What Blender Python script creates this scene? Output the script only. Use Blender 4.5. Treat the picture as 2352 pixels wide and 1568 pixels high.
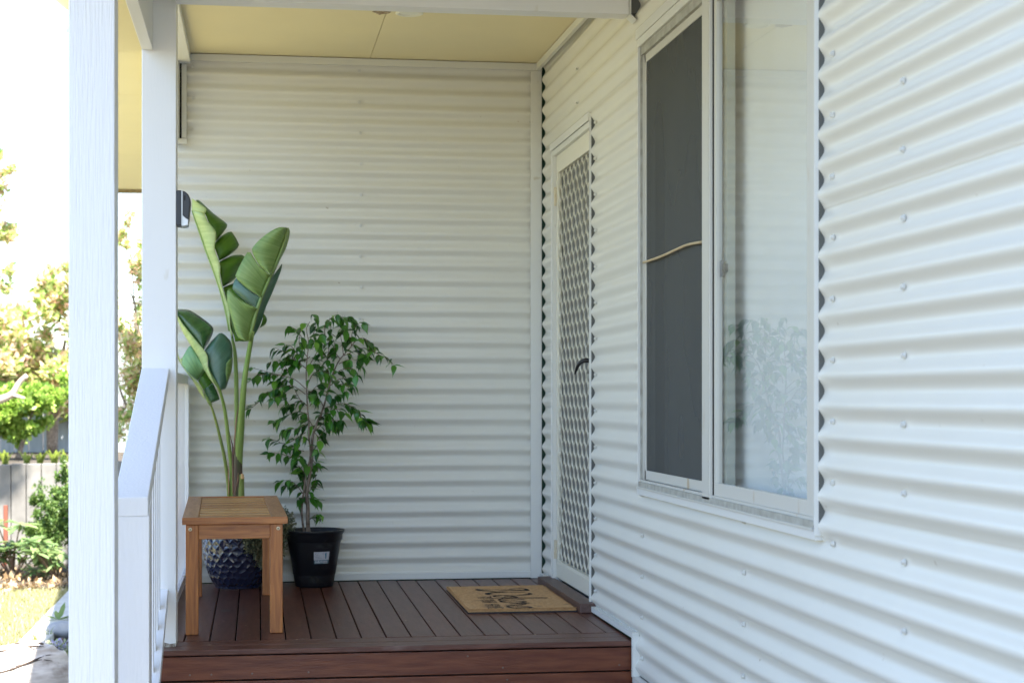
import bpy, bmesh, math, random
import numpy as np
from mathutils import Vector, Matrix, noise
R = math.radians
random.seed(7); rng = np.random.default_rng(7)
S = bpy.context.scene; C = S.collection
for o in list(bpy.data.objects): bpy.data.objects.remove(o)

# ------------------------------------------------------------------ camera
F = 3900.0; YAW = math.atan(585 / F); HOR = 908.0
CAM = Vector((-1.416, -8.449, 0.93))
cs, sn = math.cos(YAW), math.sin(YAW)
cd = bpy.data.cameras.new('camera'); cam = bpy.data.objects.new('camera', cd); C.objects.link(cam)
cam.location = CAM; cam.rotation_euler = (R(90), 0, -YAW)
cd.sensor_width = 36; cd.lens = 36 * F / 2352; cd.shift_y = (HOR - 784) / 2352
cd.dof.use_dof = True; cd.dof.focus_distance = 6.3; cd.dof.aperture_fstop = 5.0; cd.clip_start = 0.05; cd.clip_end = 500; S.camera = cam

# ------------------------------------------------------------------ light
SUN_EL = R(68); SUNV = Vector((0.12, -0.45, 1.0)).normalized()
SUN_EL = math.asin(SUNV.z)
W = bpy.data.worlds.new('World'); S.world = W; W.use_nodes = True
nt = W.node_tree; bg = nt.nodes['Background']
sky = nt.nodes.new('ShaderNodeTexSky'); sky.sky_type = 'NISHITA'; sky.sun_disc = False
sky.sun_elevation = SUN_EL; sky.sun_rotation = math.atan2(SUNV.x, SUNV.y); sky.altitude = 50
sky.air_density = 1.0; sky.dust_density = 1.0; sky.ozone_density = 2.1
nt.links.new(sky.outputs[0], bg.inputs[0]); bg.inputs[1].default_value = 0.115
sl = bpy.data.lights.new('sun', 'SUN'); sl.energy = 5.0; sl.angle = R(0.6); sl.color = (1, 0.95, 0.87)
so = bpy.data.objects.new('sun', sl); C.objects.link(so); so.location = (3, -6, 12)
so.rotation_euler = SUNV.to_track_quat('Z', 'Y').to_euler()
S.view_settings.view_transform = 'Standard'; S.view_settings.look = 'None'
S.view_settings.exposure = 2.42; S.view_settings.gamma = 1; S.view_settings.use_curve_mapping = False
S.render.engine = 'CYCLES'

# ------------------------------------------------------------------ pixel -> place helpers (measuring the photo)
def P(px, py, dep):
    lat = (px - 1176) / F * dep
    return Vector((CAM.x + lat * cs + dep * sn, CAM.y + dep * cs - lat * sn, CAM.z + (HOR - py) / F * dep))
def onz(px, py, z): return P(px, py, (CAM.z - z) * F / (py - HOR))
def y_at_x(px, x):
    d = x - CAM.x; t = (px - 1176) / F
    return CAM.y + d * (cs - t * sn) / (sn + t * cs)
def dep_back(px, y=0.0):   # camera depth of the plane y=const under pixel column px
    dy = y - CAM.y; t = (px - 1176) / F
    dx = dy * (t * cs + sn) / (cs - t * sn)
    return dx * sn + dy * cs
def z_on_side(px, py, x=0.0):
    yy = y_at_x(px, x); dep = (x - CAM.x) * sn + (yy - CAM.y) * cs
    return CAM.z + (HOR - py) / F * dep

# ------------------------------------------------------------------ materials
def new(name):
    m = bpy.data.materials.new(name); m.use_nodes = True
    return m, m.node_tree, m.node_tree.nodes['Principled BSDF']
def col(c): return (c[0], c[1], c[2], 1)
def mat(name, c, rough=.5, c2=None, scale=8., stretch=(1, 1, 1), bump=0., bscale=60., bstretch=None, metal=0., spec=.5, detail=4,
        lo=.35, hi=.65, coat=0., trans=0., pos='Object', dirt=None, wave=None, distort=0., bdist=.004):
    m, t, p = new(name); N = t.nodes; L = t.links
    p.inputs['Base Color'].default_value = col(c); p.inputs['Roughness'].default_value = rough
    p.inputs['Metallic'].default_value = metal; p.inputs['Specular IOR Level'].default_value = spec
    p.inputs['Coat Weight'].default_value = coat; p.inputs['Coat Roughness'].default_value = .08
    tc = N.new('ShaderNodeTexCoord')
    def mapped(sc):
        mp = N.new('ShaderNodeMapping'); mp.inputs['Scale'].default_value = sc
        L.new(tc.outputs[pos], mp.inputs[0]); return mp.outputs[0]
    last = None
    if c2 is not None:
        n = N.new('ShaderNodeTexNoise'); n.inputs['Scale'].default_value = scale; n.inputs['Detail'].default_value = detail; n.inputs['Distortion'].default_value = distort
        L.new(mapped(stretch), n.inputs[0])
        r = N.new('ShaderNodeValToRGB'); r.color_ramp.elements[0].position = lo; r.color_ramp.elements[1].position = hi
        r.color_ramp.elements[0].color = col(c); r.color_ramp.elements[1].color = col(c2)
        L.new(n.outputs[0], r.inputs[0]); last = r.outputs[0]
    if dirt:
        n = N.new('ShaderNodeTexNoise'); n.inputs['Scale'].default_value = dirt[1]; n.inputs['Detail'].default_value = 8
        L.new(mapped(dirt[2] if len(dirt) > 2 else (1, 1, 1)), n.inputs[0])
        r = N.new('ShaderNodeValToRGB'); r.color_ramp.elements[0].position = dirt[3] if len(dirt) > 3 else .62; r.color_ramp.elements[1].position = .8
        r.color_ramp.elements[0].color = (0, 0, 0, 1)
        mx = N.new('ShaderNodeMix'); mx.data_type = 'RGBA'
        L.new(n.outputs[0], r.inputs[0]); L.new(r.outputs[0], mx.inputs[0])
        if last: L.new(last, mx.inputs[6])
        else: mx.inputs[6].default_value = col(c)
        mx.inputs[7].default_value = col(dirt[0]); last = mx.outputs[2]
    if last: L.new(last, p.inputs['Base Color'])
    if bump:
        n = N.new('ShaderNodeTexNoise'); n.inputs['Scale'].default_value = bscale; n.inputs['Detail'].default_value = 5
        L.new(mapped(bstretch or (1, 1, 1)), n.inputs[0])
        b = N.new('ShaderNodeBump'); b.inputs['Strength'].default_value = bump; b.inputs['Distance'].default_value = bdist
        h = n.outputs[0]
        if wave:
            w = N.new('ShaderNodeTexWave'); w.inputs['Scale'].default_value = wave[0]; w.inputs['Distortion'].default_value = wave[1]
            w.inputs['Detail'].default_value = 3; w.inputs['Detail Scale'].default_value = 1.2; w.bands_direction = wave[3]
            L.new(mapped(wave[2]), w.inputs[0])
            ma = N.new('ShaderNodeMath'); ma.operation = 'MULTIPLY_ADD'; ma.inputs[1].default_value = .7
            L.new(w.outputs[1], ma.inputs[0]); L.new(n.outputs[0], ma.inputs[2]); h = ma.outputs[0]
        L.new(h, b.inputs['Height']); L.new(b.outputs[0], p.inputs['Normal'])
    return m

M = {}
M['steel'] = mat('cream_white_painted_steel', (.69, .68, .618), .27, c2=(.715, .705, .643), scale=1.4, bump=.03, bscale=2.2, dirt=((.42, .36, .27), 34., (1, 1, 1), .735))
M['trim'] = mat('white_trim_paint', (.67, .675, .645), .42, bump=.05, bscale=90, dirt=((.5, .46, .36), 18., (1, 1, 1), .7))
M['shadegrey'] = mat('channel_shade_grey', (.09, .095, .09), .6)  # flat dark grey puts the shade of channels and gaps into the colour
M['wrap'] = mat('green_building_wrap', (.01, .07, .045), .45)
M['white'] = mat('white_gloss_paint', (.80, .80, .79), .42, bump=.10, bscale=26, bstretch=(6, 6, .5), dirt=((.62, .58, .48), 7., (2, 2, .6), .70))
M['post'] = mat('grained_white_paint', (.76, .765, .78), .5, bump=.7, bdist=.0045, bscale=30, bstretch=(6, 6, .30), dirt=((.6, .57, .5), 40., (1, 1, 1), .74))
M['railwhite'] = mat('rail_white_paint', (.79, .79, .80), .45, bump=.35, bscale=22, bstretch=(5, 5, .6), dirt=((.5, .45, .35), 50., (1, 1, 1), .75))
M['cream'] = mat('cream_ceiling_paint', (.82, .725, .465), .7, c2=(.79, .70, .45), scale=2., bump=.05, bscale=140, dirt=((.40, .30, .18), 30., (1, 1, 1), .76))
M['creamdark'] = mat('ceiling_edge_brown', (.20, .14, .08), .8, c2=(.3, .24, .14), scale=30)
M['deck'] = mat('oiled_hardwood_deck', (.078, .025, .016), .34, spec=.35, c2=(.13, .048, .032), scale=7, stretch=(9, .9, 9), bump=.35, bscale=60, bstretch=(6, .5, 6), dirt=((.14, .08, .065), 6., (3, .8, 3), .58))
M['fascia'] = mat('red_hardwood_fascia', (.095, .020, .008), .32, spec=.4, c2=(.16, .045, .018), scale=6, stretch=(.9, 9, 9), bump=.25, bscale=60, bstretch=(.6, 8, 8))
M['sillwood'] = mat('dark_threshold_timber', (.075, .036, .028), .45, c2=(.11, .06, .05), scale=10, stretch=(8, 1, 8), bump=.3, bscale=60, bstretch=(6, .6, 6))
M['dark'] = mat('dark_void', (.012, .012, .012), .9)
M['nail'] = mat('nail_metal', (.16, .12, .10), .4, metal=.6)
M['bench'] = mat('honey_stained_timber', (.52, .205, .055), .36, c2=(.27, .085, .022), scale=6, stretch=(1.0, 12, 12), distort=.8, bump=.2, bscale=60, bstretch=(1, 9, 9), lo=.3, hi=.7)
M['benchv'] = mat('honey_stained_timber_upright', (.50, .19, .05), .36, c2=(.26, .08, .022), scale=6, stretch=(12, 12, .9), distort=.8, bump=.2, bscale=60, bstretch=(9, 9, 1), lo=.3, hi=.7)
M['benchy'] = mat('honey_stained_timber_rail', (.42, .205, .085), .42, c2=(.28, .12, .042), scale=6, stretch=(12, 1, 12), distort=.8, bump=.2, bscale=60, bstretch=(9, 1, 9), lo=.3, hi=.7)
M['slat'] = mat('pale_slat_timber', (.54, .30, .11), .5, c2=(.38, .18, .06), scale=6, stretch=(1.2, 9, 9), lo=.3, hi=.7)
M['brass'] = mat('pale_brass', (.66, .57, .40), .4, metal=.6); M['hinge'] = mat('cream_hinge', (.62, .56, .42), .45, c2=(.5, .38, .2), scale=60, lo=.5, hi=.8)
M['bluepot'] = mat('navy_glazed_ceramic', (.012, .018, .055), .12, c2=(.020, .028, .07), scale=6, coat=.8)
M['blackpot'] = mat('black_plastic', (.007, .009, .013), .40, bump=.05, bscale=150, dirt=((.045, .048, .05), 14., (1, 1, 2.5), .60))
M['soil'] = mat('potting_soil', (.03, .018, .010), .95, c2=(.09, .055, .03), scale=60, bump=1., bscale=90)
M['bark'] = mat('grey_brown_bark', (.26, .20, .155), .75, c2=(.11, .08, .055), scale=40, bump=.3, bscale=80)
M['twig'] = mat('brown_twig', (.13, .075, .045), .7)
M['coir'] = mat('coir_fibre', (.70, .43, .20), .95, c2=(.55, .32, .14), scale=90, bump=1., bscale=420, dirt=((.26, .15, .07), 12., (1, 1, 1), .60))
M['ink'] = mat('black_print', (.012, .012, .014), .85)
M['rubber'] = mat('dark_rubber', (.02, .02, .022), .7)
M['blackmetal'] = mat('black_powder_coat', (.012, .013, .015), .35)
M['doorcream'] = mat('cream_powder_coat', (.72, .70, .60), .4, bump=.03, bscale=80)
M['mesh'] = mat('grey_insect_mesh', (.19, .195, .185), .8)
M['solar'] = mat('charcoal_plastic', (.016, .019, .028), .38)
M['silver'] = mat('silver_plastic', (.55, .56, .58), .35, metal=.5)
M['alu'] = mat('weathered_aluminium', (.42, .42, .38), .5, c2=(.30, .29, .25), scale=25, stretch=(1, 1, 1), bump=.05)
M['framewin'] = mat('cream_window_aluminium', (.55, .54, .49), .4, dirt=((.42, .30, .16), 14., (1, 1, .3), .66))
M['seal'] = mat('aged_seal', (.42, .27, .12), .7)
M['blind'] = mat('white_blind_cloth', (.86, .88, .88), .8)
M['cane'] = mat('bleached_cane', (.55, .45, .28), .6, c2=(.42, .32, .18), scale=60)
M['conc'] = mat('pale_concrete', (.52, .50, .46), .85, c2=(.44, .42, .38), scale=6, bump=.25, bscale=60)
M['grass'] = mat('lawn_green', (.20, .19, .08), .8, c2=(.28, .255, .13), scale=5, bump=.5, bscale=90, dirt=((.40, .33, .17), 3.5, (1, 1, 1), .55))
M['mulch'] = mat('bark_mulch', (.030, .024, .017), .95, c2=(.075, .058, .04), scale=40, bump=1., bscale=60)
M['fence'] = mat('grey_weathered_paling', (.36, .39, .41), .8, c2=(.28, .31, .33), scale=5, stretch=(6, 6, .5))
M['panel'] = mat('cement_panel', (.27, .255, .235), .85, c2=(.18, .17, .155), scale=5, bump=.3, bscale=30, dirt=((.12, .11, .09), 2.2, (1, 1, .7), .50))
M['stake'] = mat('red_brown_stake', (.25, .08, .05), .8)
M['log'] = mat('bleached_log', (.62, .56, .50), .85, c2=(.40, .34, .29), scale=9, stretch=(1, 1, 5), bump=1., bscale=14, dirt=((.10, .07, .05), 7., (1, 1, 1), .60))
M['rock'] = mat('grey_river_rock', (.24, .25, .27), .7, c2=(.34, .34, .34), scale=16, bump=.4, bscale=30)
M['cable'] = mat('pale_cable', (.45, .46, .48), .6)
M['roof'] = mat('roof_steel', (.30, .31, .30), .5)
M['inside'] = mat('interior_dark', (.06, .05, .045), .9)
M['lens'] = mat('light_diffuser', (.80, .80, .72), .5)
M['lampwhite'] = mat('light_trim', (.82, .80, .70), .45)

def leafmat(name, cols, rough=.4, trans=.35, spec=.4, scale=3):
    """leaf colour varies from leaf to leaf by its 'tint' attribute"""
    m, t, p = new(name); N = t.nodes; L = t.links
    a = N.new('ShaderNodeAttribute'); a.attribute_name = 'tint'
    r = N.new('ShaderNodeValToRGB'); e = r.color_ramp.elements
    e[0].color = col(cols[0]); e[1].color = col(cols[-1])
    for i, c in enumerate(cols[1:-1]): q = e.new((i + 1) / (len(cols) - 1)); q.color = col(c)
    L.new(a.outputs['Fac'], r.inputs[0]); L.new(r.outputs[0], p.inputs['Base Color'])
    p.inputs['Roughness'].default_value = rough; p.inputs['Specular IOR Level'].default_value = spec
    tr = N.new('ShaderNodeBsdfTranslucent'); mx = N.new('ShaderNodeMixShader'); mx.inputs[0].default_value = trans
    out = N['Material Output']
    L.new(r.outputs[0], tr.inputs[0]); L.new(p.outputs[0], mx.inputs[1]); L.new(tr.outputs[0], mx.inputs[2]); L.new(mx.outputs[0], out.inputs[0])
    return m
M['photinia'] = leafmat('photinia_leaf', [(.16, .27, .05), (.42, .54, .15), (.66, .70, .32), (.78, .46, .36), (.84, .76, .52)], trans=.5)
M['bright'] = leafmat('bright_green_leaf', [(.12, .22, .03), (.30, .46, .07), (.46, .58, .14)], trans=.45)
M['box'] = leafmat('box_hedge_leaf', [(.06, .12, .03), (.12, .21, .05), (.22, .30, .08)], trans=.4)
M['rhodo'] = leafmat('broad_shrub_leaf', [(.13, .22, .08), (.22, .32, .13), (.30, .38, .15)], rough=.3, trans=.4)
M['fern'] = leafmat('yellow_green_fern', [(.20, .26, .04), (.30, .36, .06)])
M['trail'] = leafmat('grey_green_trailing_leaf', [(.10, .13, .08), (.19, .21, .13), (.30, .28, .16)], trans=.15)
M['flower'] = leafmat('mauve_flower_foliage', [(.22, .28, .12), (.36, .40, .22), (.50, .50, .42), (.42, .38, .62)])
M['blade'] = leafmat('grass_blade', [(.10, .16, .03), (.20, .24, .05), (.30, .28, .10)])
M['lawnblade'] = leafmat('lawn_blade', [(.35, .36, .16), (.48, .46, .24), (.58, .52, .32)])
for i, c in enumerate([(.036, .13, .014), (.062, .20, .020), (.14, .32, .035), (.020, .085, .012)]):
    m_, t_, p_ = new('ficus_leaf_green_%s' % ['deep', 'mid', 'fresh', 'dark'][i])
    p_.inputs['Base Color'].default_value = col(c); p_.inputs['Roughness'].default_value = .28
    tr = t_.nodes.new('ShaderNodeBsdfTranslucent'); mx = t_.nodes.new('ShaderNodeMixShader'); mx.inputs[0].default_value = .22
    tr.inputs[0].default_value = col([min(1, k * 1.5) for k in c])
    t_.links.new(p_.outputs[0], mx.inputs[1]); t_.links.new(tr.outputs[0], mx.inputs[2]); t_.links.new(mx.outputs[0], t_.nodes['Material Output'].inputs[0])
    M['ficus%d' % i] = m_

def veinmat(name, c1, c2, rough=.35, trans=.25, freq=34., spec=.5):
    m, t, p = new(name); N = t.nodes; L = t.links
    uv = N.new('ShaderNodeTexCoord'); mp = N.new('ShaderNodeMapping'); mp.inputs['Scale'].default_value = (freq, .6, 1)
    L.new(uv.outputs['UV'], mp.inputs[0])
    n = N.new('ShaderNodeTexNoise'); n.inputs['Scale'].default_value = 1.; n.inputs['Detail'].default_value = 3
    L.new(mp.outputs[0], n.inputs[0])
    mp3 = N.new('ShaderNodeMapping'); mp3.inputs['Scale'].default_value = (2.2, 1.2, 1)
    n3 = N.new('ShaderNodeTexNoise'); n3.inputs['Scale'].default_value = 1.5; n3.inputs['Detail'].default_value = 2
    L.new(uv.outputs['UV'], mp3.inputs[0]); L.new(mp3.outputs[0], n3.inputs[0])
    ad = N.new('ShaderNodeMath'); ad.operation = 'MULTIPLY_ADD'; ad.inputs[1].default_value = .5
    L.new(n3.outputs[0], ad.inputs[0]); L.new(n.outputs[0], ad.inputs[2])
    r = N.new('ShaderNodeValToRGB'); r.color_ramp.elements[0].position = .5; r.color_ramp.elements[1].position = 1.0
    r.color_ramp.elements[0].color = col(c1); r.color_ramp.elements[1].color = col(c2)
    L.new(ad.outputs[0], r.inputs[0]); L.new(r.outputs[0], p.inputs['Base Color'])
    mp2 = N.new('ShaderNodeMapping'); mp2.inputs['Scale'].default_value = (freq * 3, .3, 1); L.new(uv.outputs['UV'], mp2.inputs[0])
    n2 = N.new('ShaderNodeTexNoise'); n2.inputs['Scale'].default_value = 1.; L.new(mp2.outputs[0], n2.inputs[0])
    b = N.new('ShaderNodeBump'); b.inputs['Strength'].default_value = .5; b.inputs['Distance'].default_value = .002
    L.new(n2.outputs[0], b.inputs['Height']); L.new(b.outputs[0], p.inputs['Normal'])
    p.inputs['Roughness'].default_value = rough; p.inputs['Specular IOR Level'].default_value = spec
    tr = N.new('ShaderNodeBsdfTranslucent'); mx = N.new('ShaderNodeMixShader'); mx.inputs[0].default_value = trans
    L.new(r.outputs[0], tr.inputs[0]); L.new(p.outputs[0], mx.inputs[1]); L.new(tr.outputs[0], mx.inputs[2]); L.new(mx.outputs[0], N['Material Output'].inputs[0])
    return m
M['v_pale'] = veinmat('leaf_pale_underside', (0.375, 0.504, 0.180), (0.575, 0.660, 0.288), .5, .2)
M['v_under'] = veinmat('leaf_mid_underside', (0.173, 0.294, 0.072), (0.300, 0.434, 0.143), .4, .22)
M['v_dark'] = veinmat('leaf_dark_upper', (0.060, 0.162, 0.012), (0.110, 0.247, 0.019), .38, .2)
M['v_sheen'] = veinmat('leaf_glossy_upper', (0.030, 0.099, 0.023), (0.053, 0.160, 0.039), .25, .12, spec=.9)
M['v_blue'] = veinmat('leaf_blue_green_upper', (0.049, 0.128, 0.070), (0.077, 0.173, 0.105), .32, .1, spec=.8)
M['v_teal'] = veinmat('leaf_soft_green_underside', (0.165, 0.345, 0.154), (0.286, 0.483, 0.187), .4, .2)
M['v_lime'] = veinmat('leaf_lime_edge', (.28, .38, .05), (.38, .46, .08), .5, .3)
M['stemg'] = mat('green_leaf_stalk', (.17, .27, .055), .4, c2=(.24, .34, .09), scale=6, stretch=(3, 3, .7))
M['stemy'] = mat('olive_leaf_stalk', (.22, .28, .06), .45, c2=(.16, .22, .05), scale=8, stretch=(3, 3, .7))
M['stemd'] = mat('brown_leaf_base', (.07, .085, .03), .55, c2=(.10, .055, .05), scale=14, stretch=(3, 3, .5), bump=.1)
M['sheath'] = mat('dry_leaf_sheath', (.45, .27, .15), .7, c2=(.10, .05, .04), scale=10, stretch=(2, 2, .5))

def glassmat():
    m, t, p = new('window_glass'); N = t.nodes; L = t.links
    tr = N.new('ShaderNodeBsdfTransparent'); tr.inputs[0].default_value = (.975, .985, .982, 1)
    gl = N.new('ShaderNodeBsdfGlossy'); gl.inputs['Roughness'].default_value = .0
    fr = N.new('ShaderNodeFresnel'); fr.inputs[0].default_value = 1.52
    ma = N.new('ShaderNodeMath'); ma.operation = 'MULTIPLY_ADD'; ma.inputs[1].default_value = 1.7; ma.inputs[2].default_value = .03; ma.use_clamp = True
    mx = N.new('ShaderNodeMixShader'); ge = N.new('ShaderNodeNewGeometry'); iv = N.new('ShaderNodeMath'); iv.operation = 'SUBTRACT'; iv.inputs[0].default_value = 1; mu = N.new('ShaderNodeMath'); mu.operation = 'MULTIPLY'; L.new(ge.outputs['Backfacing'], iv.inputs[1]); L.new(iv.outputs[0], mu.inputs[0]); L.new(ma.outputs[0], mu.inputs[1]); L.new(fr.outputs[0], ma.inputs[0]); L.new(mu.outputs[0], mx.inputs[0]); L.new(tr.outputs[0], mx.inputs[1]); L.new(gl.outputs[0], mx.inputs[2])
    L.new(mx.outputs[0], N['Material Output'].inputs[0]); return m
M['glass'] = glassmat()
def screenmat():
    m, t, p = new('fly_screen_weave'); N = t.nodes; L = t.links
    tr = N.new('ShaderNodeBsdfTransparent'); mx = N.new('ShaderNodeMixShader')
    tc = N.new('ShaderNodeTexCoord'); mp = N.new('ShaderNodeMapping'); mp.inputs['Scale'].default_value = (1, 1.6, .8)
    n = N.new('ShaderNodeTexNoise'); n.inputs['Scale'].default_value = 2.2; n.inputs['Detail'].default_value = 1.5
    L.new(tc.outputs['Object'], mp.inputs[0]); L.new(mp.outputs[0], n.inputs[0])
    r = N.new('ShaderNodeMapRange'); r.inputs[1].default_value = .3; r.inputs[2].default_value = .7; r.inputs[3].default_value = .67; r.inputs[4].default_value = .75
    L.new(n.outputs[0], r.inputs[0]); L.new(r.outputs[0], mx.inputs[0])
    p.inputs['Base Color'].default_value = (.075, .080, .076, 1); p.inputs['Roughness'].default_value = .8
    L.new(tr.outputs[0], mx.inputs[1]); L.new(p.outputs[0], mx.inputs[2]); L.new(mx.outputs[0], N['Material Output'].inputs[0]); return m
M['screen'] = screenmat()

# ------------------------------------------------------------------ mesh helpers
class MB:
    def __init__(s): s.v = []; s.f = []; s.mi = []; s.uv = None; s.tint = None
    def add(s, vs, fs, mi=0):
        b = len(s.v); s.v += [tuple(v) for v in vs]; s.f += [tuple(b + i for i in f) for f in fs]; s.mi += [mi] * len(fs); return s
    def box(s, a, b, mi=0, T=None):
        x0, y0, z0 = a; x1, y1, z1 = b
        v = [Vector(q) for q in [(x0, y0, z0), (x1, y0, z0), (x1, y1, z0), (x0, y1, z0), (x0, y0, z1), (x1, y0, z1), (x1, y1, z1), (x0, y1, z1)]]
        if T is not None: v = [T @ q for q in v]
        return s.add(v, [(0, 3, 2, 1), (4, 5, 6, 7), (0, 1, 5, 4), (1, 2, 6, 5), (2, 3, 7, 6), (3, 0, 4, 7)], mi)
    def tube(s, pts, rad, n=8, mi=0, cap=True):
        pts = [Vector(p) for p in pts]; k = len(pts)
        if not hasattr(rad, '__len__'): rad = [rad] * k
        vs = []
        up = None
        for i in range(k):
            d = (pts[min(i + 1, k - 1)] - pts[max(i - 1, 0)]).normalized()
            if up is None: up = Vector((0, 1, 0)) if abs(d.y) < .9 else Vector((1, 0, 0))
            a = d.cross(up).normalized(); up = a.cross(d).normalized()
            for j in range(n):
                t = 2 * math.pi * j / n; vs.append(pts[i] + rad[i] * (math.cos(t) * a + math.sin(t) * up))
        fs = [(i * n + j, i * n + (j + 1) % n, (i + 1) * n + (j + 1) % n, (i + 1) * n + j) for i in range(k - 1) for j in range(n)]
        if cap: fs += [tuple(range(n))[::-1], tuple((k - 1) * n + j for j in range(n))]
        return s.add(vs, fs, mi)
    def lathe(s, prof, n=32, mi=0, c=(0, 0, 0)):
        vs = [(c[0] + r * math.cos(2 * math.pi * j / n), c[1] + r * math.sin(2 * math.pi * j / n), c[2] + z) for r, z in prof for j in range(n)]
        fs = [(i * n + j, i * n + (j + 1) % n, (i + 1) * n + (j + 1) % n, (i + 1) * n + j) for i in range(len(prof) - 1) for j in range(n)]
        fs += [tuple(range(n))[::-1], tuple((len(prof) - 1) * n + j for j in range(n))]
        return s.add(vs, fs, mi)
    def build(s, name, mats, parent=None, smooth=False, bevel=0, loc=None, seg=2):
        me = bpy.data.meshes.new(name); me.from_pydata(s.v, [], s.f); 
        if not isinstance(mats, (list, tuple)): mats = [mats]
        for m in mats: me.materials.append(m)
        if len(mats) > 1: me.polygons.foreach_set('material_index', s.mi)
        if s.uv: 
            l = me.uv_layers.new(name='UVMap'); 
            for lp in me.loops: l.data[lp.index].uv = s.uv[lp.vertex_index]
        if s.tint is not None:
            a = me.attributes.new('tint', 'FLOAT', 'FACE'); a.data.foreach_set('value', s.tint)
        if smooth: me.polygons.foreach_set('use_smooth', [True] * len(me.polygons))
        me.update()
        o = bpy.data.objects.new(name, me); C.objects.link(o)
        if parent is not None: o.parent = parent; o.matrix_parent_inverse = parent.matrix_world.inverted() if parent.type == 'EMPTY' else Matrix()
        if parent is not None and parent.type == 'EMPTY': o.matrix_parent_inverse = Matrix.Translation(-Vector(parent.location))
        if bevel:
            b = o.modifiers.new('bevel', 'BEVEL'); b.width = bevel; b.segments = seg; b.limit_method = 'ANGLE'
        if loc is not None: o.location = loc
        return o
def tag(o, label=None, cat=None, group=None, kind=None):
    if label: o['label'] = label
    if cat: o['category'] = cat
    if group: o['group'] = group
    if kind: o['kind'] = kind
    return o
def thing(name, label, cat, loc=(0, 0, 0), group=None):
    o = bpy.data.objects.new(name, None); C.objects.link(o); o.location = loc; o.empty_display_size = .1
    return tag(o, label, cat, group)
def share(name, me, parent, M4=None, loc=None):
    o = bpy.data.objects.new(name, me); C.objects.link(o)
    if parent is not None:
        o.parent = parent
        if parent.type == 'EMPTY': o.matrix_parent_inverse = Matrix.Translation(-Vector(parent.location))
    if M4 is not None: o.matrix_basis = M4
    elif loc is not None: o.location = loc
    return o
def cr(pts, n):     # catmull-rom resample
    pts = [Vector(p) for p in pts]
    if len(pts) == 2: return [pts[0].lerp(pts[1], i / (n - 1)) for i in range(n)]
    ext = [2 * pts[0] - pts[1]] + pts + [2 * pts[-1] - pts[-2]]
    dense = []
    for i in range(1, len(ext) - 2):
        a, b, c, d = ext[i - 1:i + 3]
        for k in range(12):
            t = k / 12
            dense.append(.5 * ((2 * b) + (c - a) * t + (2 * a - 5 * b + 4 * c - d) * t * t + (3 * b - a - 3 * c + d) * t ** 3))
    dense.append(pts[-1])
    L = [0]
    for i in range(1, len(dense)): L.append(L[-1] + (dense[i] - dense[i - 1]).length)
    out = []; j = 0
    for i in range(n):
        s_ = L[-1] * i / (n - 1)
        while j < len(L) - 2 and L[j + 1] < s_: j += 1
        t = (s_ - L[j]) / max(1e-9, L[j + 1] - L[j]); out.append(dense[j].lerp(dense[j + 1], min(1, t)))
    return out

# ------------------------------------------------------------------ ground and garden floor
GZ = -0.57
g = MB(); g.add([(-120, -120, GZ - .02), (120, -120, GZ - .02), (120, 120, GZ - .02), (-120, 120, GZ - .02)], [(0, 1, 2, 3)])
tag(g.build('lawn', M['grass']), kind='structure')
g = MB(); g.add([(-2.72, .5, GZ), (-.0, .5, GZ), (0, 14, GZ), (-2.72, 14, GZ)], [(0, 1, 2, 3)]); g.add([(-16, -30, GZ), (8, -30, GZ), (8, -2.3, GZ), (-16, -2.3, GZ)], [(0, 1, 2, 3)]); g.add([(-2.72, -2.3, GZ), (8, -2.3, GZ), (8, .495, GZ), (-2.72, .495, GZ)], [(0, 1, 2, 3)])  # wide near patch is unseen, added dark to cut light bounced off the ground
tag(g.build('mulch_ground', M['mulch']), kind='structure')
g = MB(); g.box((-9, 5.05, GZ - .1), (-2.82, 7.0, GZ + .02)); tag(g.build('mulch_bed', M['mulch']), kind='structure')
k = thing('garden_edging', 'pale concrete edging strip between sunny lawn and shaded mulch bed', 'edging', (-2.73, 3, GZ))
for i in range(9):
    y0 = 1.15 + i * 1.3
    MB().box((-2.81, y0 + .004, GZ - .1), (-2.65, y0 + 1.296, GZ + .05)).build('concrete_segment', M['conc'], k, bevel=.006)
MB().box((-3.6, .95, GZ - .1), (-2.65, 1.146, GZ + .046)).build('concrete_segment', M['conc'], k, bevel=.006)

# ------------------------------------------------------------------ corrugated walls
PITCH = .0768
def corr(mb, u0, u1, z0, z1, axis, face, phase, pitch=PITCH, z_top=None, lap=.0017, nu=None, mi=0, amp=.0088, cap=True):
    """corrugated sheet; axis 'y' = right wall (faces -x), axis 'x' = back wall (faces -y); crest at 'face'"""
    n = max(2, int(round((z1 - z0) / pitch * 14))); nu = nu or max(2, int(abs(u1 - u0) / .12) + 1)
    vs = []; zt = z_top if z_top is not None else z1
    for i in range(n + 1):
        z = z0 + (z1 - z0) * i / n
        off = face + amp - amp * math.cos(2 * math.pi * (z - phase) / pitch) - lap * max(0, min(1, (zt - z) / .762))
        for j in range(nu + 1):
            u = u0 + (u1 - u0) * j / nu
            w = off + .0011 * noise.noise(Vector((u * 1.7, z * 2.3, face + 3)))
            zz = z + .0012 * noise.noise(Vector((u * .8, z * 1.1, 9)))
            vs.append((w, u, zz) if axis == 'y' else (u, w, zz))
    fs = []
    for i in range(n):
        for j in range(nu):
            a = i * (nu + 1) + j; q = (a, a + 1, a + nu + 2, a + nu + 1)
            fs.append(q[::-1] if axis == 'y' else q)
    mb.add(vs, fs, mi)

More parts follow.
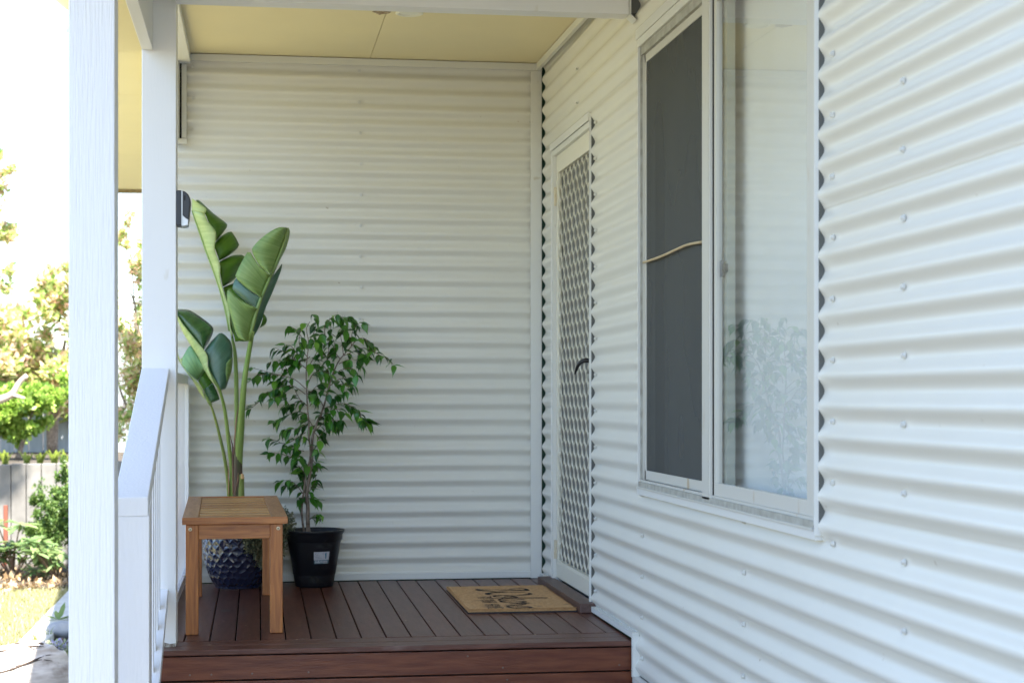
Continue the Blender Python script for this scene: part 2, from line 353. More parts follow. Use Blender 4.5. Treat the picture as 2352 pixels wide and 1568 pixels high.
# screw mesh (hex head on washer), axis -Z outwards by default
sm = MB(); sm.lathe([(.0080, -.001), (.0080, .0022), (.0058, .0028)], 14)
hx = [(.0058 * math.cos(R(60 * i + 12)), .0058 * math.sin(R(60 * i + 12))) for i in range(6)]
sm.add([(x, y, .002) for x, y in hx] + [(x, y, .0085) for x, y in hx], [tuple(range(6))[::-1], tuple(range(6, 12))] + [(i, (i + 1) % 6, 6 + (i + 1) % 6, 6 + i) for i in range(6)])
M['screwcol'] = mat('painted_screw_head', (.60, .60, .57), .35)
_s = sm.build('screw', M['screwcol']); SCREW = _s.data; bpy.data.objects.remove(_s)
RX = Matrix.Rotation(R(-90), 4, 'Y'); RY = Matrix.Rotation(R(90), 4, 'X')   # +Z -> -X ; +Z -> -Y

# right wall
PV = z_on_side(2075, 817, .016); PH = PV + PITCH / 2   # screws sit in the valleys
y_doorL = y_at_x(1267, 0); y_doorR = y_at_x(1357, 0); y_winL = y_at_x(1467, 0); y_winR = y_at_x(1878, 0)
DOOR_B, DOOR_T = .02, 2.118; WIN_B, WIN_T = .578, 2.262
rw = thing('corrugated_side_wall', 'long off-white corrugated steel wall on the right, around the door and window', 'wall', (0, -3, 0))
laps = [2.180, 1.414, .647, -.121, -.60]
tops = [3.4] + laps[:-1]
yend = -7.6
rw_sheets = []
y_cut = -2.16   # deck front: left of it the sheet stops above the deck
for bi, (zt, zb) in enumerate(zip(tops, laps)):
    mb = MB()
    def piece(ya, yb, za, zb_):
        if zb_ - za > .01 and abs(ya - yb) > .01: corr(mb, yb, ya, za, zb_, 'y', 0, PH, z_top=zt)
    zb_l = zb - .008
    # columns
    lo_deck = .034
    ctop = min(zt, 3.4)
    piece(-.035, y_doorL, max(zb_l, lo_deck), ctop)                                  # corner strip
    piece(y_doorL, y_doorR, max(zb_l, DOOR_T), ctop)                                 # above door
    piece(y_doorR, y_cut, max(zb_l, lo_deck), ctop)                                  # between door and deck end
    piece(y_cut, y_winL, max(zb_l, -.128), ctop)
    piece(y_winL, y_winR, max(zb_l, WIN_T), ctop)                                    # above window
    piece(y_winL, y_winR, max(zb_l, -.128), min(ctop, WIN_B))                        # below window
    piece(y_winR, yend, max(zb_l, -.128), ctop)
    if not mb.v: continue
    o = mb.build('cladding_sheet', M['steel'], rw, smooth=True); rw_sheets.append((zb, zt, o))
def wall_screw(y, zc, sheets, mat4, x=True):
    for zb, zt, o in sheets:
        if zb <= zc < zt:
            T = (Matrix.Translation((.0135, y, zc)) if x else Matrix.Translation((y, .0135, zc))) @ (RX if x else RY) @ Matrix.Rotation(random.uniform(0, 1), 4, 'Z')
            s = share('screw', SCREW, o, T); return
def crests(z0, z1, step=2, start=0):
    k0 = math.ceil((z0 - PV) / PITCH); k1 = math.floor((z1 - PV) / PITCH)
    return [PV + kk * PITCH for kk in range(k0, k1 + 1) if (kk - start) % step == 0]
for px, z0, z1, st in [(2075, -.12, 1.72, 0), (1912, .50, 2.4, 0), (1708, -.12, .56, 0), (1475, -.1, .56, 0), (1368, .06, 2.2, 0), (1326, 2.12, 2.5, 0), (2290, -.12, 1.6, 0), (1575, 2.3, 2.7, 0)]:
    if px in (2290,): continue
    for z in crests(z0, z1, 2, st): wall_screw(y_at_x(px, .012) + random.uniform(-.004, .004), z, rw_sheets, None)
# backing behind the sheets (frame and wrap)
bk = MB(); bk.box((.03, -.02, -.3), (.045, y_doorL, 3.4)); bk.box((.03, y_doorL, DOOR_T), (.045, y_doorR, 3.4)); bk.box((.03, y_doorR, -.3), (.045, y_winL, 3.4))
bk.box((.03, y_winL, WIN_T + .02), (.045, y_winR, 3.4)); bk.box((.03, y_winL, -.3), (.045, y_winR, WIN_B - .02)); bk.box((.03, y_winR, -.3), (.045, yend, 3.4))
bk.build('wall_wrap', M['wrap'], rw)
MB().box((.012, -.16, -.56), (.2, yend, -.131)).build('concrete_footing', M['conc'], rw)
# flashing along deck and down at its end
fl = MB(); fl.box((-.012, -.02, .016), (.014, -.30, .038)); fl.build('base_flashing', M['trim'], rw)
fl = MB(); fl.box((-.012, -1.36, .012), (.014, y_cut + .0, .034)); fl.build('base_flashing', M['trim'], rw)
fl = MB(); fl.box((-.013, y_cut - .008, -.135), (.016, y_cut - .004, .020)); fl.box((-.013, y_cut - .004, -.135), (-.009, y_cut + .012, .020)); fl.build('end_flashing', M['trim'], rw)
fl = MB(); fl.box((-.014, y_cut - .01, -.152), (.016, yend, -.131)); fl.build('base_flashing', M['trim'], rw)

# back wall
BP = .0767
bw = thing('corrugated_back_wall', 'off-white corrugated steel wall facing the camera behind the potted plants', 'wall', (-1, 0, 0))
def zb_at(py, px=828): return CAM.z + (HOR - py) / F * dep_back(px)
PVB = zb_at(235) + .003; PHB = PVB + BP / 2
bl = [zb_at(257), zb_at(622), zb_at(975), .02]; bt = [2.75, bl[0], bl[1], bl[2]]
bw_sheets = []
for zt, zb in zip(bt, bl):
    mb = MB(); corr(mb, -1.93, -.050, zb - .008, zt, 'x', 0, PHB, pitch=BP, z_top=zt); bw_sheets.append((zb, zt, mb.build('cladding_sheet', M['steel'], bw, smooth=True)))
def xs_back(px): 
    dep = dep_back(px); return P(px, 900, dep).x
for kk in range(-9, 9):
    z = PVB + kk * 2 * BP
    if .05 < z < 2.56: wall_screw(xs_back(828) + random.uniform(-.006, .006), z, bw_sheets, None, False)
for kk in (1, 0, -1): wall_screw(xs_back(445) + random.uniform(-.01, .01), PVB + kk * 2 * BP, bw_sheets, None, False)
MB().box((-1.95, .03, -.3), (-.06, .05, 2.75)).build('wall_wrap', M['wrap'], bw)
MB().box((-.058, .0175, .0), (.03, .03, 2.7)).build('corner_wrap', M['wrap'], bw)
x_c0, x_c1 = xs_back(1218), xs_back(1243.5)
cb = MB(); cb.box((x_c0 - .0, -.014, .012), (x_c1, -.006, 2.62)); cb.build('corner_flashing', M['trim'], bw, bevel=.0015)
MB().box((-1.93, -.012, .016), (x_c0, -.004, .048)).build('base_flashing', M['trim'], bw, bevel=.001)
MB().box((-1.95, .05, -.57), (0.2, .25, .01)).build('concrete_footing', M['conc'], bw)
MB().box((-1.955, -.016, .02), (-1.925, 6.0, 3.0)).build('end_flashing', M['trim'], bw)
# vertical channel and its lip at the upper left, where the side beam meets the wall
xa, xb = xs_back(417.4), xs_back(429)
MB().box((xa, -.016, 2.185), (xb, -.006, 2.572)).build('wall_channel', M['trim'], bw, bevel=.001)
MB().box((xa - .05, -.018, 2.158), (xb + .002, -.006, 2.183)).build('wall_channel', M['trim'], bw, bevel=.001)
MB().box((xa - .010, -.010, 2.185), (xa, -.002, 2.56)).build('dark_gap', M['dark'], bw)

# ------------------------------------------------------------------ ceiling, cornices, soffit, roof
CZ = 2.60
ce = thing('veranda_ceiling', 'cream sheeted ceiling over the deck with a seam and small stain', 'ceiling', (-1, -1, CZ))
def ceil_z(y): return CZ + .006 * y * 2
def cpanel(x0, x1, y0, y1, name='ceiling_panel', parent=ce, z=None):
    mb = MB(); za, zb = (ceil_z(y0), ceil_z(y1)) if z is None else (z, z)
    v = [(x0, y0, za), (x1, y0, za), (x1, y1, zb), (x0, y1, zb)]; v += [(a, b, c + .009) for a, b, c in v]
    mb.add(v, [(0, 3, 2, 1), (4, 5, 6, 7), (0, 1, 5, 4), (1, 2, 6, 5), (2, 3, 7, 6), (3, 0, 4, 7)]); return mb.build(name, M['cream'], parent)
cpanel(-.8615, -.006, -2.12, -.006); cpanel(-1.78, -.8645, -2.12, -.006)
sf = thing('side_soffit', 'cream soffit panels seen between the two white posts', 'soffit', (-2.2, 2, CZ))
ys = [-4.9, -2.4, -1.2, 0.0, 1.2, 2.4, 3.6, 4.8, 5.62]
for a, b in zip(ys[:-1], ys[1:]):
    if b > 0.01:
        xe = lambda y: -2.24 - .082 * y
        q = MB(); v = [(xe(a), a + .002, CZ), (-1.96, a + .002, CZ), (-1.96, b - .002, CZ), (xe(b), b - .002, CZ)]; v += [(p_, q_, r_ + .009) for p_, q_, r_ in v]
        q.add(v, [(0, 3, 2, 1), (4, 5, 6, 7), (0, 1, 5, 4), (1, 2, 6, 5), (2, 3, 7, 6), (3, 0, 4, 7)]); q.build('soffit_panel', M['cream'], sf)
    elif a >= -2.5: cpanel(-2.12, -1.842, a + .002, b - .002, 'soffit_panel', sf, CZ)
    else: cpanel(-2.12, -0.65, a + .002, b - .002, 'soffit_panel', sf, CZ + .02)  # unseen lining below the added front overhang
MB().box((-2.70, 5.622, CZ - .03), (-1.96, 5.66, CZ + .008)).build('soffit_edge', M['creamdark'], sf)
cn = thing('ceiling_cornice', 'thin off-white cornice strip where the ceiling meets both corrugated walls', 'cornice', (-1, 0, CZ))
MB().box((-1.74, -.030, CZ - .038), (-.0, -.010, CZ - .004)).build('cornice_strip', M['trim'], cn, bevel=.001)
mb = MB(); v = [(-.030, -.031, CZ - .038), (-.012, -.031, CZ - .038), (-.012, -2.10, ceil_z(-2.1) - .038), (-.030, -2.10, ceil_z(-2.1) - .038)]; v += [(a, b, c + .034) for a, b, c in v]
mb.add(v, [(0, 3, 2, 1), (4, 5, 6, 7), (0, 1, 5, 4), (1, 2, 6, 5), (2, 3, 7, 6), (3, 0, 4, 7)]); mb.build('cornice_strip', M['trim'], cn)
p = onz(940, 30, 0) if False else P(940, 30, (CZ - CAM.z - .012) * F / (HOR - 30))
dl = thing('ceiling_downlight', 'round recessed white downlight in the cream veranda ceiling', 'ceiling light', (p.x, p.y, ceil_z(p.y)))
mb = MB(); mb.lathe([(.040, -.001), (.042, -.004), (.052, -.006), (.060, -.003), (.060, 0.0)], 36); mb.build('trim_ring', M['lampwhite'], dl, smooth=True).matrix_basis = Matrix.Translation(dl.location)
MB().lathe([(.0395, -.0015), (.0395, .0)], 32).build('diffuser', M['lens'], dl).matrix_basis = Matrix.Translation(dl.location)
p = P(878, 27, (CZ - CAM.z - .012) * F / (HOR - 27))
mb = MB(); n = 18
pts = [(p.x + .035 * math.cos(2 * math.pi * i / n) * (1 + .3 * random.random()), p.y + .045 * math.sin(2 * math.pi * i / n) * (.7 + .6 * random.random()), ceil_z(p.y) - .0012) for i in range(n)]
mb.add(pts + [(a, b, c + .001) for a, b, c in pts], [tuple(range(n))[::-1]] + [(i, (i + 1) % n, n + (i + 1) % n, n + i) for i in range(n)])
mb.build('water_stain', mat('ceiling_stain', (.62, .50, .32), .8, c2=(.18, .11, .07), scale=45), ce)
# roof over everything (outside the frame; front overhang added to shade the near post)
rf = thing('house_roof', 'steel roof over the veranda, unseen, front overhang added for shade', 'roof', (-1, 0, 2.9))
MB().box((-2.14, -4.95, 2.74), (.0, .0, 2.78)).build('roof_sheet', M['roof'], rf)
q = MB(); v = [(-2.25, 0.002, 2.612), (3, 0.002, 2.612), (3, 5.66, 2.612), (-2.71, 5.66, 2.612)]; v += [(a, b, c + .1) for a, b, c in v]; q.add(v, [(0, 3, 2, 1), (4, 5, 6, 7), (0, 1, 5, 4), (1, 2, 6, 5), (2, 3, 7, 6), (3, 0, 4, 7)]); q.build('roof_sheet', M['roof'], rf)
MB().box((-.55, -9.0, 3.42), (4.0, .0, 3.46)).build('roof_sheet', M['roof'], rf)
MB().box((-.50, -9.0, 3.36), (.0, -2.2, 3.41)).build('eave_lining', M['cream'], rf)
MB().box((.3, -9, -.5), (.35, .0, 3.4)).build('inner_wall', M['inside'], rf); MB().box((.05, .06, -.5), (.35, .10, 3.4)).build('inner_wall', M['inside'], rf)

# ------------------------------------------------------------------ beams, posts
be = thing('front_beam', 'white painted beam along the top of the photograph above the deck edge', 'beam', (-.9, -2.16, 2.4))
MB().box((-1.711, -2.20, 2.362), (-.034, -2.112, 2.60)).build('timber_beam', M['white'], be, bevel=.002)
MB().box((-.032, -2.196, 2.366), (-.024, -2.118, 2.75)).build('end_plate', M['trim'], be)
MB().add([(-.036, -2.19, 2.372), (-.004, -2.19, 2.342), (-.004, -2.12, 2.342), (-.036, -2.12, 2.372), (-.036, -2.19, 2.376), (-.002, -2.19, 2.346), (-.002, -2.12, 2.346), (-.036, -2.12, 2.376)],
         [(0, 3, 2, 1), (4, 5, 6, 7), (0, 1, 5, 4), (1, 2, 6, 5), (2, 3, 7, 6), (3, 0, 4, 7)]).build('drip_plate', M['trim'], be)
MB().box((-.023, -2.18, 2.37), (.016, -2.13, 2.75)).build('dark_gap', M['shadegrey'], be)  # solid block coloured as the shade behind the end plate
sb = thing('side_beam', 'white side beam running from the second post toward the camera', 'beam', (-1.82, -2.8, 2.3))
MB().box((-1.838, -3.47, 2.205), (-1.797, -2.052, 2.60)).build('timber_beam', M['white'], sb, bevel=.002)
wb = thing('rear_side_beam', 'white side beam high between the second post and back wall', 'beam', (-1.78, -1, 2.5))
MB().box((-1.80, -1.915, 2.548), (-1.738, -.02, 2.597)).build('timber_beam', M['white'], wb, bevel=.002)
# tapering bracket under its far end
mb = MB(); A = [P(409, 118, 8.2), P(416, 124, 8.35), P(418.5, 300, 8.40), P(417, 318, 8.40), P(409, 318, 8.2)]
B = [a + Vector((-.03, 0, 0)) for a in A]; n = 5
mb.add(A + B, [tuple(range(5)), tuple(range(5, 10))[::-1]] + [(i, 5 + i, 5 + (i + 1) % 5, (i + 1) % 5) for i in range(5)]); mb.build('corner_bracket', M['trim'], wb)

def post(name, label, x0, y0, w, z0, z1, m, dirm=None):
    t = thing(name, label, 'post', (x0 + w / 2, y0 + w / 2, z0))
    n = 60; mb = MB(); vs = []
    ring = [(0, 0), (1, 0), (1, 1), (0, 1)]
    for i in range(n + 1):
        z = z0 + (z1 - z0) * i / n
        for a, b in ring: vs.append((x0 + w * a + .0009 * noise.noise(Vector((a * 5, b * 5, z * 2.2))), y0 + w * b + .0009 * noise.noise(Vector((a * 5 + 9, b * 5, z * 2.2))), z))
    fs = [(i * 4 + j, i * 4 + (j + 1) % 4, (i + 1) * 4 + (j + 1) % 4, (i + 1) * 4 + j) for i in range(n) for j in range(4)] + [(3, 2, 1, 0), tuple(n * 4 + j for j in range(4))]
    mb.add(vs, fs); mb.build('timber_shaft', m, t, bevel=.003)
    return t
p1 = post('veranda_post', 'nearest and widest white grained timber post at the left of the photograph', -1.934, -3.607, .125, GZ, 2.6, M['post'])
MB().box((-1.95, -3.62, GZ - .0), (-1.795, -3.465, GZ + .03)).build('post_footing', M['conc'], p1)
p2 = post('veranda_post', 'second white timber post, at the deck corner with the small solar light', -1.838, -2.047, .125, .002, 2.60, M['white'])
mb = MB(); pts = []
for i in range(7): pts += [(-1.835 + .02 * i + random.uniform(-.002, .002), -2.0485, .0005), (-1.835 + .02 * i, -2.0485, .012 + .010 * random.random())]
mb.add(pts, [(2 * i, 2 * i + 2, 2 * i + 3, 2 * i + 1) for i in range(6)]); mb.build('bare_wood_chip', mat('bare_timber_edge', (.16, .12, .09), .9, c2=(.5, .47, .4), scale=90), p2)
# eave piece upper left behind the near post
eb = thing('eave_bracket', 'pale eave edge and bracket at the upper left behind the near post', 'bracket', P(135, 20, 6.9))
def prism(px4, d0, th, name, m, parent):
    a = [P(x, y, d0) for x, y in px4]; b = [P(x, y, d0 + th) for x, y in px4]; n = len(a); q = MB()
    q.add(a + b, [tuple(range(n)), tuple(range(n, 2 * n))[::-1]] + [(i, n + i, n + (i + 1) % n, (i + 1) % n) for i in range(n)]); return q.build(name, m, parent)
prism([(102, -10), (112, -10), (148, 20), (136, 18)], 6.9, .05, 'eave_edge', M['white'], eb)
prism([(113, -10), (168, -10), (168, 32), (149, 20)], 6.91, .06, 'eave_board', mat('eave_board_shaded_cream', (.34, .26, .11), .7), eb)  # cream board darkened to ochre, its shade put into the colour
prism([(137, 19), (149, 21), (160, 74), (154, 76)], 6.9, .05, 'knee_brace', M['white'], eb)

# ------------------------------------------------------------------ deck
dk = thing('timber_deck', 'dark red-brown hardwood deck with boards running to the back wall', 'deck', (-.9, -1, 0))
def dz(y): return .012 * (y + 2.14) / 2.14
YF = -2.14
J0 = -1.5945; JP = .0957
for i in range(-3, 17):
    x0 = J0 + i * JP + .0028; x1 = J0 + (i + 1) * JP - .0028
    if x0 > -.03: break
    x1 = min(x1, -.004)
    x0 = max(x0, -1.86)
    if x1 - x0 < .02: continue
    mb = MB(); h = random.uniform(-.0006, .0006); ya, yb = YF + .222, -.022
    v = [(x0, ya, dz(ya) + h - .02), (x1, ya, dz(ya) + h - .02), (x1, yb, dz(yb) + h - .02), (x0, yb, dz(yb) + h - .02)]; v += [(a, b, c + .02) for a, b, c in v]
    mb.add(v, [(0, 3, 2, 1), (4, 5, 6, 7), (0, 1, 5, 4), (1, 2, 6, 5), (2, 3, 7, 6), (3, 0, 4, 7)])
    dv = random.uniform(.75, 1.25)
    md = M['deck'] if i % 3 else mat('oiled_hardwood_deck_varied', (.078 * dv, .025 * dv, .016 * dv), .34, spec=.35, c2=(.13 * dv, .048 * dv, .032 * dv), scale=7, stretch=(9, .9, 9), bump=.35, bscale=60, bstretch=(6, .5, 6), dirt=((.14, .08, .065), 6., (3, .8, 3), .58))
    mb.build('deck_board', md, dk, bevel=.0016)
M['deckx'] = mat('oiled_hardwood_nosing', (.085, .030, .020), .36, spec=.35, c2=(.14, .058, .040), scale=7, stretch=(.9, 9, 9), bump=.3, bscale=60, bstretch=(.5, 6, 6), dirt=((.2, .14, .12), 6., (.8, 3, 3), .55))
MB().box((-1.86, YF + .112, -.0195), (-.003, YF + .218, .0005)).build('deck_board', M['deckx'], dk, bevel=.0016)
MB().box((-1.86, YF, -.020), (-.002, YF + .110, .0)).build('nosing_board', M['deckx'], dk, bevel=.003)
for z1 in (-.026, -.1185, -.211, -.3035):
    MB().box((-1.855, YF + .012, z1 - .087), (-.006, YF + .032, z1)).build('fascia_board', M['fascia'], dk, bevel=.002)
for z1 in (-.026, -.1185, -.211, -.3035):
    MB().box((-1.875, YF + .034, z1 - .087), (-1.857, -.02, z1)).build('fascia_board', M['fascia'], dk, bevel=.002)
MB().box((-1.84, YF + .034, -.5), (-.01, YF + .05, -.024)).build('deck_substructure', M['dark'], dk)
mb = MB()
for yy in (-1.98, -1.52, -1.06, -.60, -.14): mb.box((-1.85, yy, -.12), (-.01, yy + .045, -.0215))
mb.build('joist_frame', M['dark'], dk)
MB().box((-1.85, -.06, -.05), (-.02, -.024, dz(0) - .021)).build('deck_edge_bearer', M['dark'], dk)
nm = MB(); nm.lathe([(.0030, 0), (.0026, .0008), (0.0008, .001)], 8); _n = nm.build('nail', M['nail']); NAIL = _n.data; bpy.data.objects.remove(_n)
nb = MB()
def nail(x, y, z, T=None):
    vs = [(.0028 * math.cos(R(60 * i)), .0028 * math.sin(R(60 * i)), .0007) for i in range(6)]
    vs = [((T @ Vector(v)) if T else Vector(v)) + Vector((x, y, z)) for v in vs]; nb.add(vs, [tuple(range(6))])
for i in range(-3, 17):
    xm = J0 + (i + .5) * JP
    if xm > -.03: break
    for yy in (-1.90, -1.50, -1.04, -.58, -.12):
        for dx in (-.026, .026): nail(xm + dx + random.uniform(-.003, .003), yy + random.uniform(-.006, .006), dz(yy) + .0004)
for xx in np.arange(-1.8, -.05, .45):
    for yy in (YF + .03, YF + .08, YF + .14, YF + .19): nail(xx + random.uniform(-.01, .01), yy, .0008)
nb.build('board_nails', M['dark'], dk)['kind'] = 'stuff'
for xx in (-1.67, -1.43, -1.22, -.62, -.50, -.04, -.075, -1.60):
    for z1 in (-.026, -.1185):
        x_ = xx + random.uniform(-.02, .02)
        if x_ > -.02: x_ = -.03
        share('nail', NAIL, dk, Matrix.Translation((x_, YF + .0118, z1 - random.choice((.02, .066)))) @ RY @ Matrix.Scale(1.25, 4))
c_ = onz(519, 1402.7, dz(-1.4)); n = 16
pts = [(c_.x + .021 * math.cos(2 * math.pi * i / n) * random.uniform(.85, 1.15), c_.y + .05 * math.sin(2 * math.pi * i / n) * random.uniform(.85, 1.1), dz(c_.y) + .0012) for i in range(n)]
MB().add(pts, [tuple(range(n))]).build('water_mark', mat('dark_water_mark', (.018, .008, .008), .3), dk)
fk = MB()
for i in range(34):
    x = random.uniform(-1.65, -.1); y = random.choice((random.uniform(-2.12, -1.4), random.uniform(-2.12, -.1))); a = random.uniform(0, 3); l = random.uniform(.004, .011); w_ = random.uniform(.0015, .004)
    u_ = Vector((math.cos(a), math.sin(a), 0)); v_ = Vector((-u_.y, u_.x, 0)); c0 = Vector((x, y, dz(y) + .002)); fk.add([c0 - u_ * l, c0 + v_ * w_ + Vector((0, 0, .0015)), c0 + u_ * l, c0 - v_ * w_], [(0, 1, 2, 3)])
fk.build('dry_flecks', mat('dry_leaf_fleck', (.42, .30, .18), .8, c2=(.6, .5, .4), scale=90), dk)['kind'] = 'stuff'
# steps below the frame
st = thing('deck_steps', 'two hardwood steps in front of the deck', 'steps', (-.9, -2.6, GZ))
MB().box((-1.68, -2.42, -.215), (-.55, -2.15, -.19)).build('tread', M['deckx'], st, bevel=.002)
MB().box((-1.68, -2.72, -.405), (-.55, -2.45, -.38)).build('tread', M['deckx'], st, bevel=.002)
for x in (-1.70, -.57):
    MB().add([(x, -2.16, -.19), (x, -2.16, -.5), (x, -2.8, GZ), (x, -2.8, -.42), (x + .02, -2.16, -.19), (x + .02, -2.16, -.5), (x + .02, -2.8, GZ), (x + .02, -2.8, -.42)],
             [(0, 1, 2, 3), (7, 6, 5, 4), (0, 4, 5, 1), (1, 5, 6, 2), (2, 6, 7, 3), (3, 7, 4, 0)]).build('stringer', M['fascia'], st)
# threshold
th = MB(); th.box((-.058, -1.352, dz(-1.3)), (.014, -.245, .046)); tag(th.build('door_threshold', M['sillwood'], bevel=.003), 'dark timber threshold block lying on the deck below the screen door', 'threshold')

# ------------------------------------------------------------------ railings
sr = thing('stair_railing', 'white sloping stair handrail with slim balusters and near newel post', 'railing', (-1.78, -2.7, 0))
RX0, RX1 = -1.838, -1.738
zt0, zt1 = 1.031, .627; y0, y1 = -2.049, -3.272
def railz(y): return zt0 + (zt1 - zt0) * (y - y0) / (y1 - y0)
mb = MB(); v = [(RX0, y0, zt0), (RX1, y0, zt0), (RX1, y1, zt1), (RX0, y1, zt1), (RX0, y0, zt0 - .048), (RX1, y0, zt0 - .048), (RX1, y1, zt1 - .058), (RX0, y1, zt1 - .058)]
mb.add(v, [(0, 3, 2, 1), (4, 5, 6, 7), (0, 1, 5, 4), (1, 2, 6, 5), (2, 3, 7, 6), (3, 0, 4, 7)]); mb.build('handrail', M['railwhite'], sr, bevel=.003)
mb = MB(); v = [(-1.835, -3.27, GZ), (-1.735, -3.27, GZ), (-1.735, -3.17, GZ), (-1.835, -3.17, GZ), (-1.835, -3.27, railz(-3.27) - .058), (-1.735, -3.27, railz(-3.27) - .058), (-1.735, -3.17, railz(-3.17) - .056), (-1.835, -3.17, railz(-3.17) - .056)]
mb.add(v, [(0, 3, 2, 1), (4, 5, 6, 7), (0, 1, 5, 4), (1, 2, 6, 5), (2, 3, 7, 6), (3, 0, 4, 7)]); mb.build('newel_post', M['railwhite'], sr, bevel=.003)
def brail(y): return .215 + (railz(y) - railz(-2.05)) * 1.35   # top of the bottom rail
mb = MB(); ya, yb = -2.049, -3.168
v = [(-1.822, ya, brail(ya)), (-1.742, ya, brail(ya)), (-1.742, yb, brail(yb)), (-1.822, yb, brail(yb))]; v += [(a, b, c - .045) for a, b, c in v]
mb.add(v, [(0, 3, 2, 1), (4, 5, 6, 7), (0, 1, 5, 4), (1, 2, 6, 5), (2, 3, 7, 6), (3, 0, 4, 7)]); mb.build('bottom_rail', M['railwhite'], sr, bevel=.002)
for i in range(8):
    yy = -2.17 - i * .125
    mb = MB(); v = [(-1.797, yy - .016, brail(yy - .016)), (-1.765, yy - .016, brail(yy - .016)), (-1.765, yy + .016, brail(yy + .016)), (-1.797, yy + .016, brail(yy + .016))]
    v += [(a, b, railz(b) - .05) for a, b, c in v]
    mb.add(v, [(0, 3, 2, 1), (4, 5, 6, 7), (0, 1, 5, 4), (1, 2, 6, 5), (2, 3, 7, 6), (3, 0, 4, 7)]); mb.build('baluster', M['railwhite'], sr, bevel=.001)
dr = thing('deck_railing', 'white level railing along the deck side, between second post and back wall', 'railing', (-1.79, -1, 0))
MB().box((-1.835, -1.920, .985), (-1.748, -.022, 1.027)).build('top_rail', M['railwhite'], dr, bevel=.003)
MB().box((-1.82, -1.920, .052), (-1.748, -.024, .094)).build('bottom_rail', M['railwhite'], dr, bevel=.003)
MB().box((-1.83, -.062, .014), (-1.745, -.021, .984)).build('end_post', M['railwhite'], dr, bevel=.002)
bz = MB(); bz.box((-.016, -.016, .094), (.016, .016, .985)); _b = bz.build('baluster', M['railwhite'], bevel=.0); BAL = _b.data; bpy.data.objects.remove(_b)
for i in range(14): share('baluster', BAL, dr, Matrix.Translation((-1.777 if i else -1.777, -.19 - i * .124, 0)))
# solar light on the post
sp = P(424, 481, 6.33)
s = thing('solar_wall_light', 'small black solar light with silver stripe on the second post', 'wall light', (-1.713, sp.y, sp.z))
def sbody(x0, x1, r0, name, m, yw=.045, h=.066):
    prof = [(x0, -h), (x1, -h + (.004)), (x1, -h + .004), (x1, h - .03), (x1 - .008, h - .008), (x0 + .012, h), (x0, h)]
    return prof
bx = [(.0, -.064), (.028, -.066), (.042, -.062), (.046, -.04), (.052, .02), (.0505, .038), (.044, .052), (.032, .062), (.022, .066), (.0, .066)]
mb = MB(); n = len(bx); A = [(s.location.x + a, s.location.y - .042, s.location.z + b) for a, b in bx]; B = [(a, b + .084, c) for a, b, c in A]
mb.add(A + B, [tuple(range(n))[::-1], tuple(range(n, 2 * n))] + [(i, (i + 1) % n, n + (i + 1) % n, n + i) for i in range(n)][:n]); mb.build('lamp_body', M['solar'], s, bevel=.004, seg=3)
X, Y, Z = s.location
MB().box((X + .0195, Y - .0445, Z - .066), (X + .0235, Y + .0445, Z + .0675)).build('silver_band', M['silver'], s, bevel=.001)
mb = MB(); A = [(X + .0236, Y - .0446, Z - .067), (X + .0425, Y - .0446, Z - .063), (X + .0445, Y - .0446, Z - .042), (X + .036, Y - .0446, Z - .038), (X + .028, Y - .0446, Z - .031), (X + .0236, Y - .0446, Z - .026)]
B = [(a, b + .089, c) for a, b, c in A]; n = 6
mb.add(A + B, [tuple(range(n)), tuple(range(n, 2 * n))[::-1]] + [(i, n + i, n + (i + 1) % n, (i + 1) % n) for i in range(n)]); mb.build('silver_lens', M['silver'], s, bevel=.001)
for i in range(7): MB().box((X + .028, Y - .0436, Z + .030 + i * .0025), (X + .034, Y - .0420, Z + .0312 + i * .0025)).build('vent_slot', M['dark'], s)

# ------------------------------------------------------------------ screen door
dw = thing('screen_door', 'cream security screen door with diamond grille and black lever handle', 'door', (0, -.8, 0))
xd = .018; dyl, dyr = y_doorL - .030, y_doorR + .012; dzb, dzt = .052, 2.088
def bxm(a, b, name, m, parent, bevel=.0): return MB().box(tuple(min(p, q) for p, q in zip(a, b)), tuple(max(p, q) for p, q in zip(a, b))).build(name, m, parent, bevel=bevel)
bxm((-.003, y_doorL + .004, .03), (.020, y_doorL - .001, DOOR_T), 'jamb', M['trim'], dw, .001)
bxm((.0, y_doorL - .001, .03), (.050, y_doorL - .028, DOOR_T - .0), 'jamb', M['trim'], dw)
bxm((-.008, y_doorR, .006), (.018, y_doorR - .004, DOOR_T + .022), 'jamb_channel', M['trim'], dw)
bxm((.0015, y_doorR - .0042, .035), (.020, y_doorR - .0060, DOOR_T + .018), 'channel_shade_strip', M['shadegrey'], dw)  # strip carrying the shade of the door channel as colour
bxm((-.006, y_doorL + .02, DOOR_T - .002), (.0, y_doorR + .03, DOOR_T + .032), 'head_flashing', M['trim'], dw, .001)
bxm((.001, y_doorL, DOOR_T - .030), (.05, y_doorR, DOOR_T - .003), 'head_frame', M['trim'], dw, .002)
sw = .055
bxm((xd, dyl, dzb), (xd + .022, dyl - sw * .75, dzt), 'stile', M['doorcream'], dw, .002)
bxm((xd, dyr + sw, dzb), (xd + .022, dyr, dzt), 'stile', M['doorcream'], dw, .002)
bxm((xd, dyl - sw * .75, dzt - .085), (xd + .022, dyr + sw, dzt), 'top_rail', M['doorcream'], dw, .002)
bxm((xd, dyl - sw * .75, dzb), (xd + .022, dyr + sw, dzb + .085), 'bottom_rail', M['doorcream'], dw, .002)
bxm((xd - .003, dyl - sw * .75 + .004, dzb + .066), (xd, dyr + sw, dzb + .072), 'rail_bead', M['doorcream'], dw)
bxm((xd + .0225, dyl - .002, dzb + .01), (xd + .0240, dyr + .002, dzt - .01), 'insect_mesh', M['mesh'], dw)
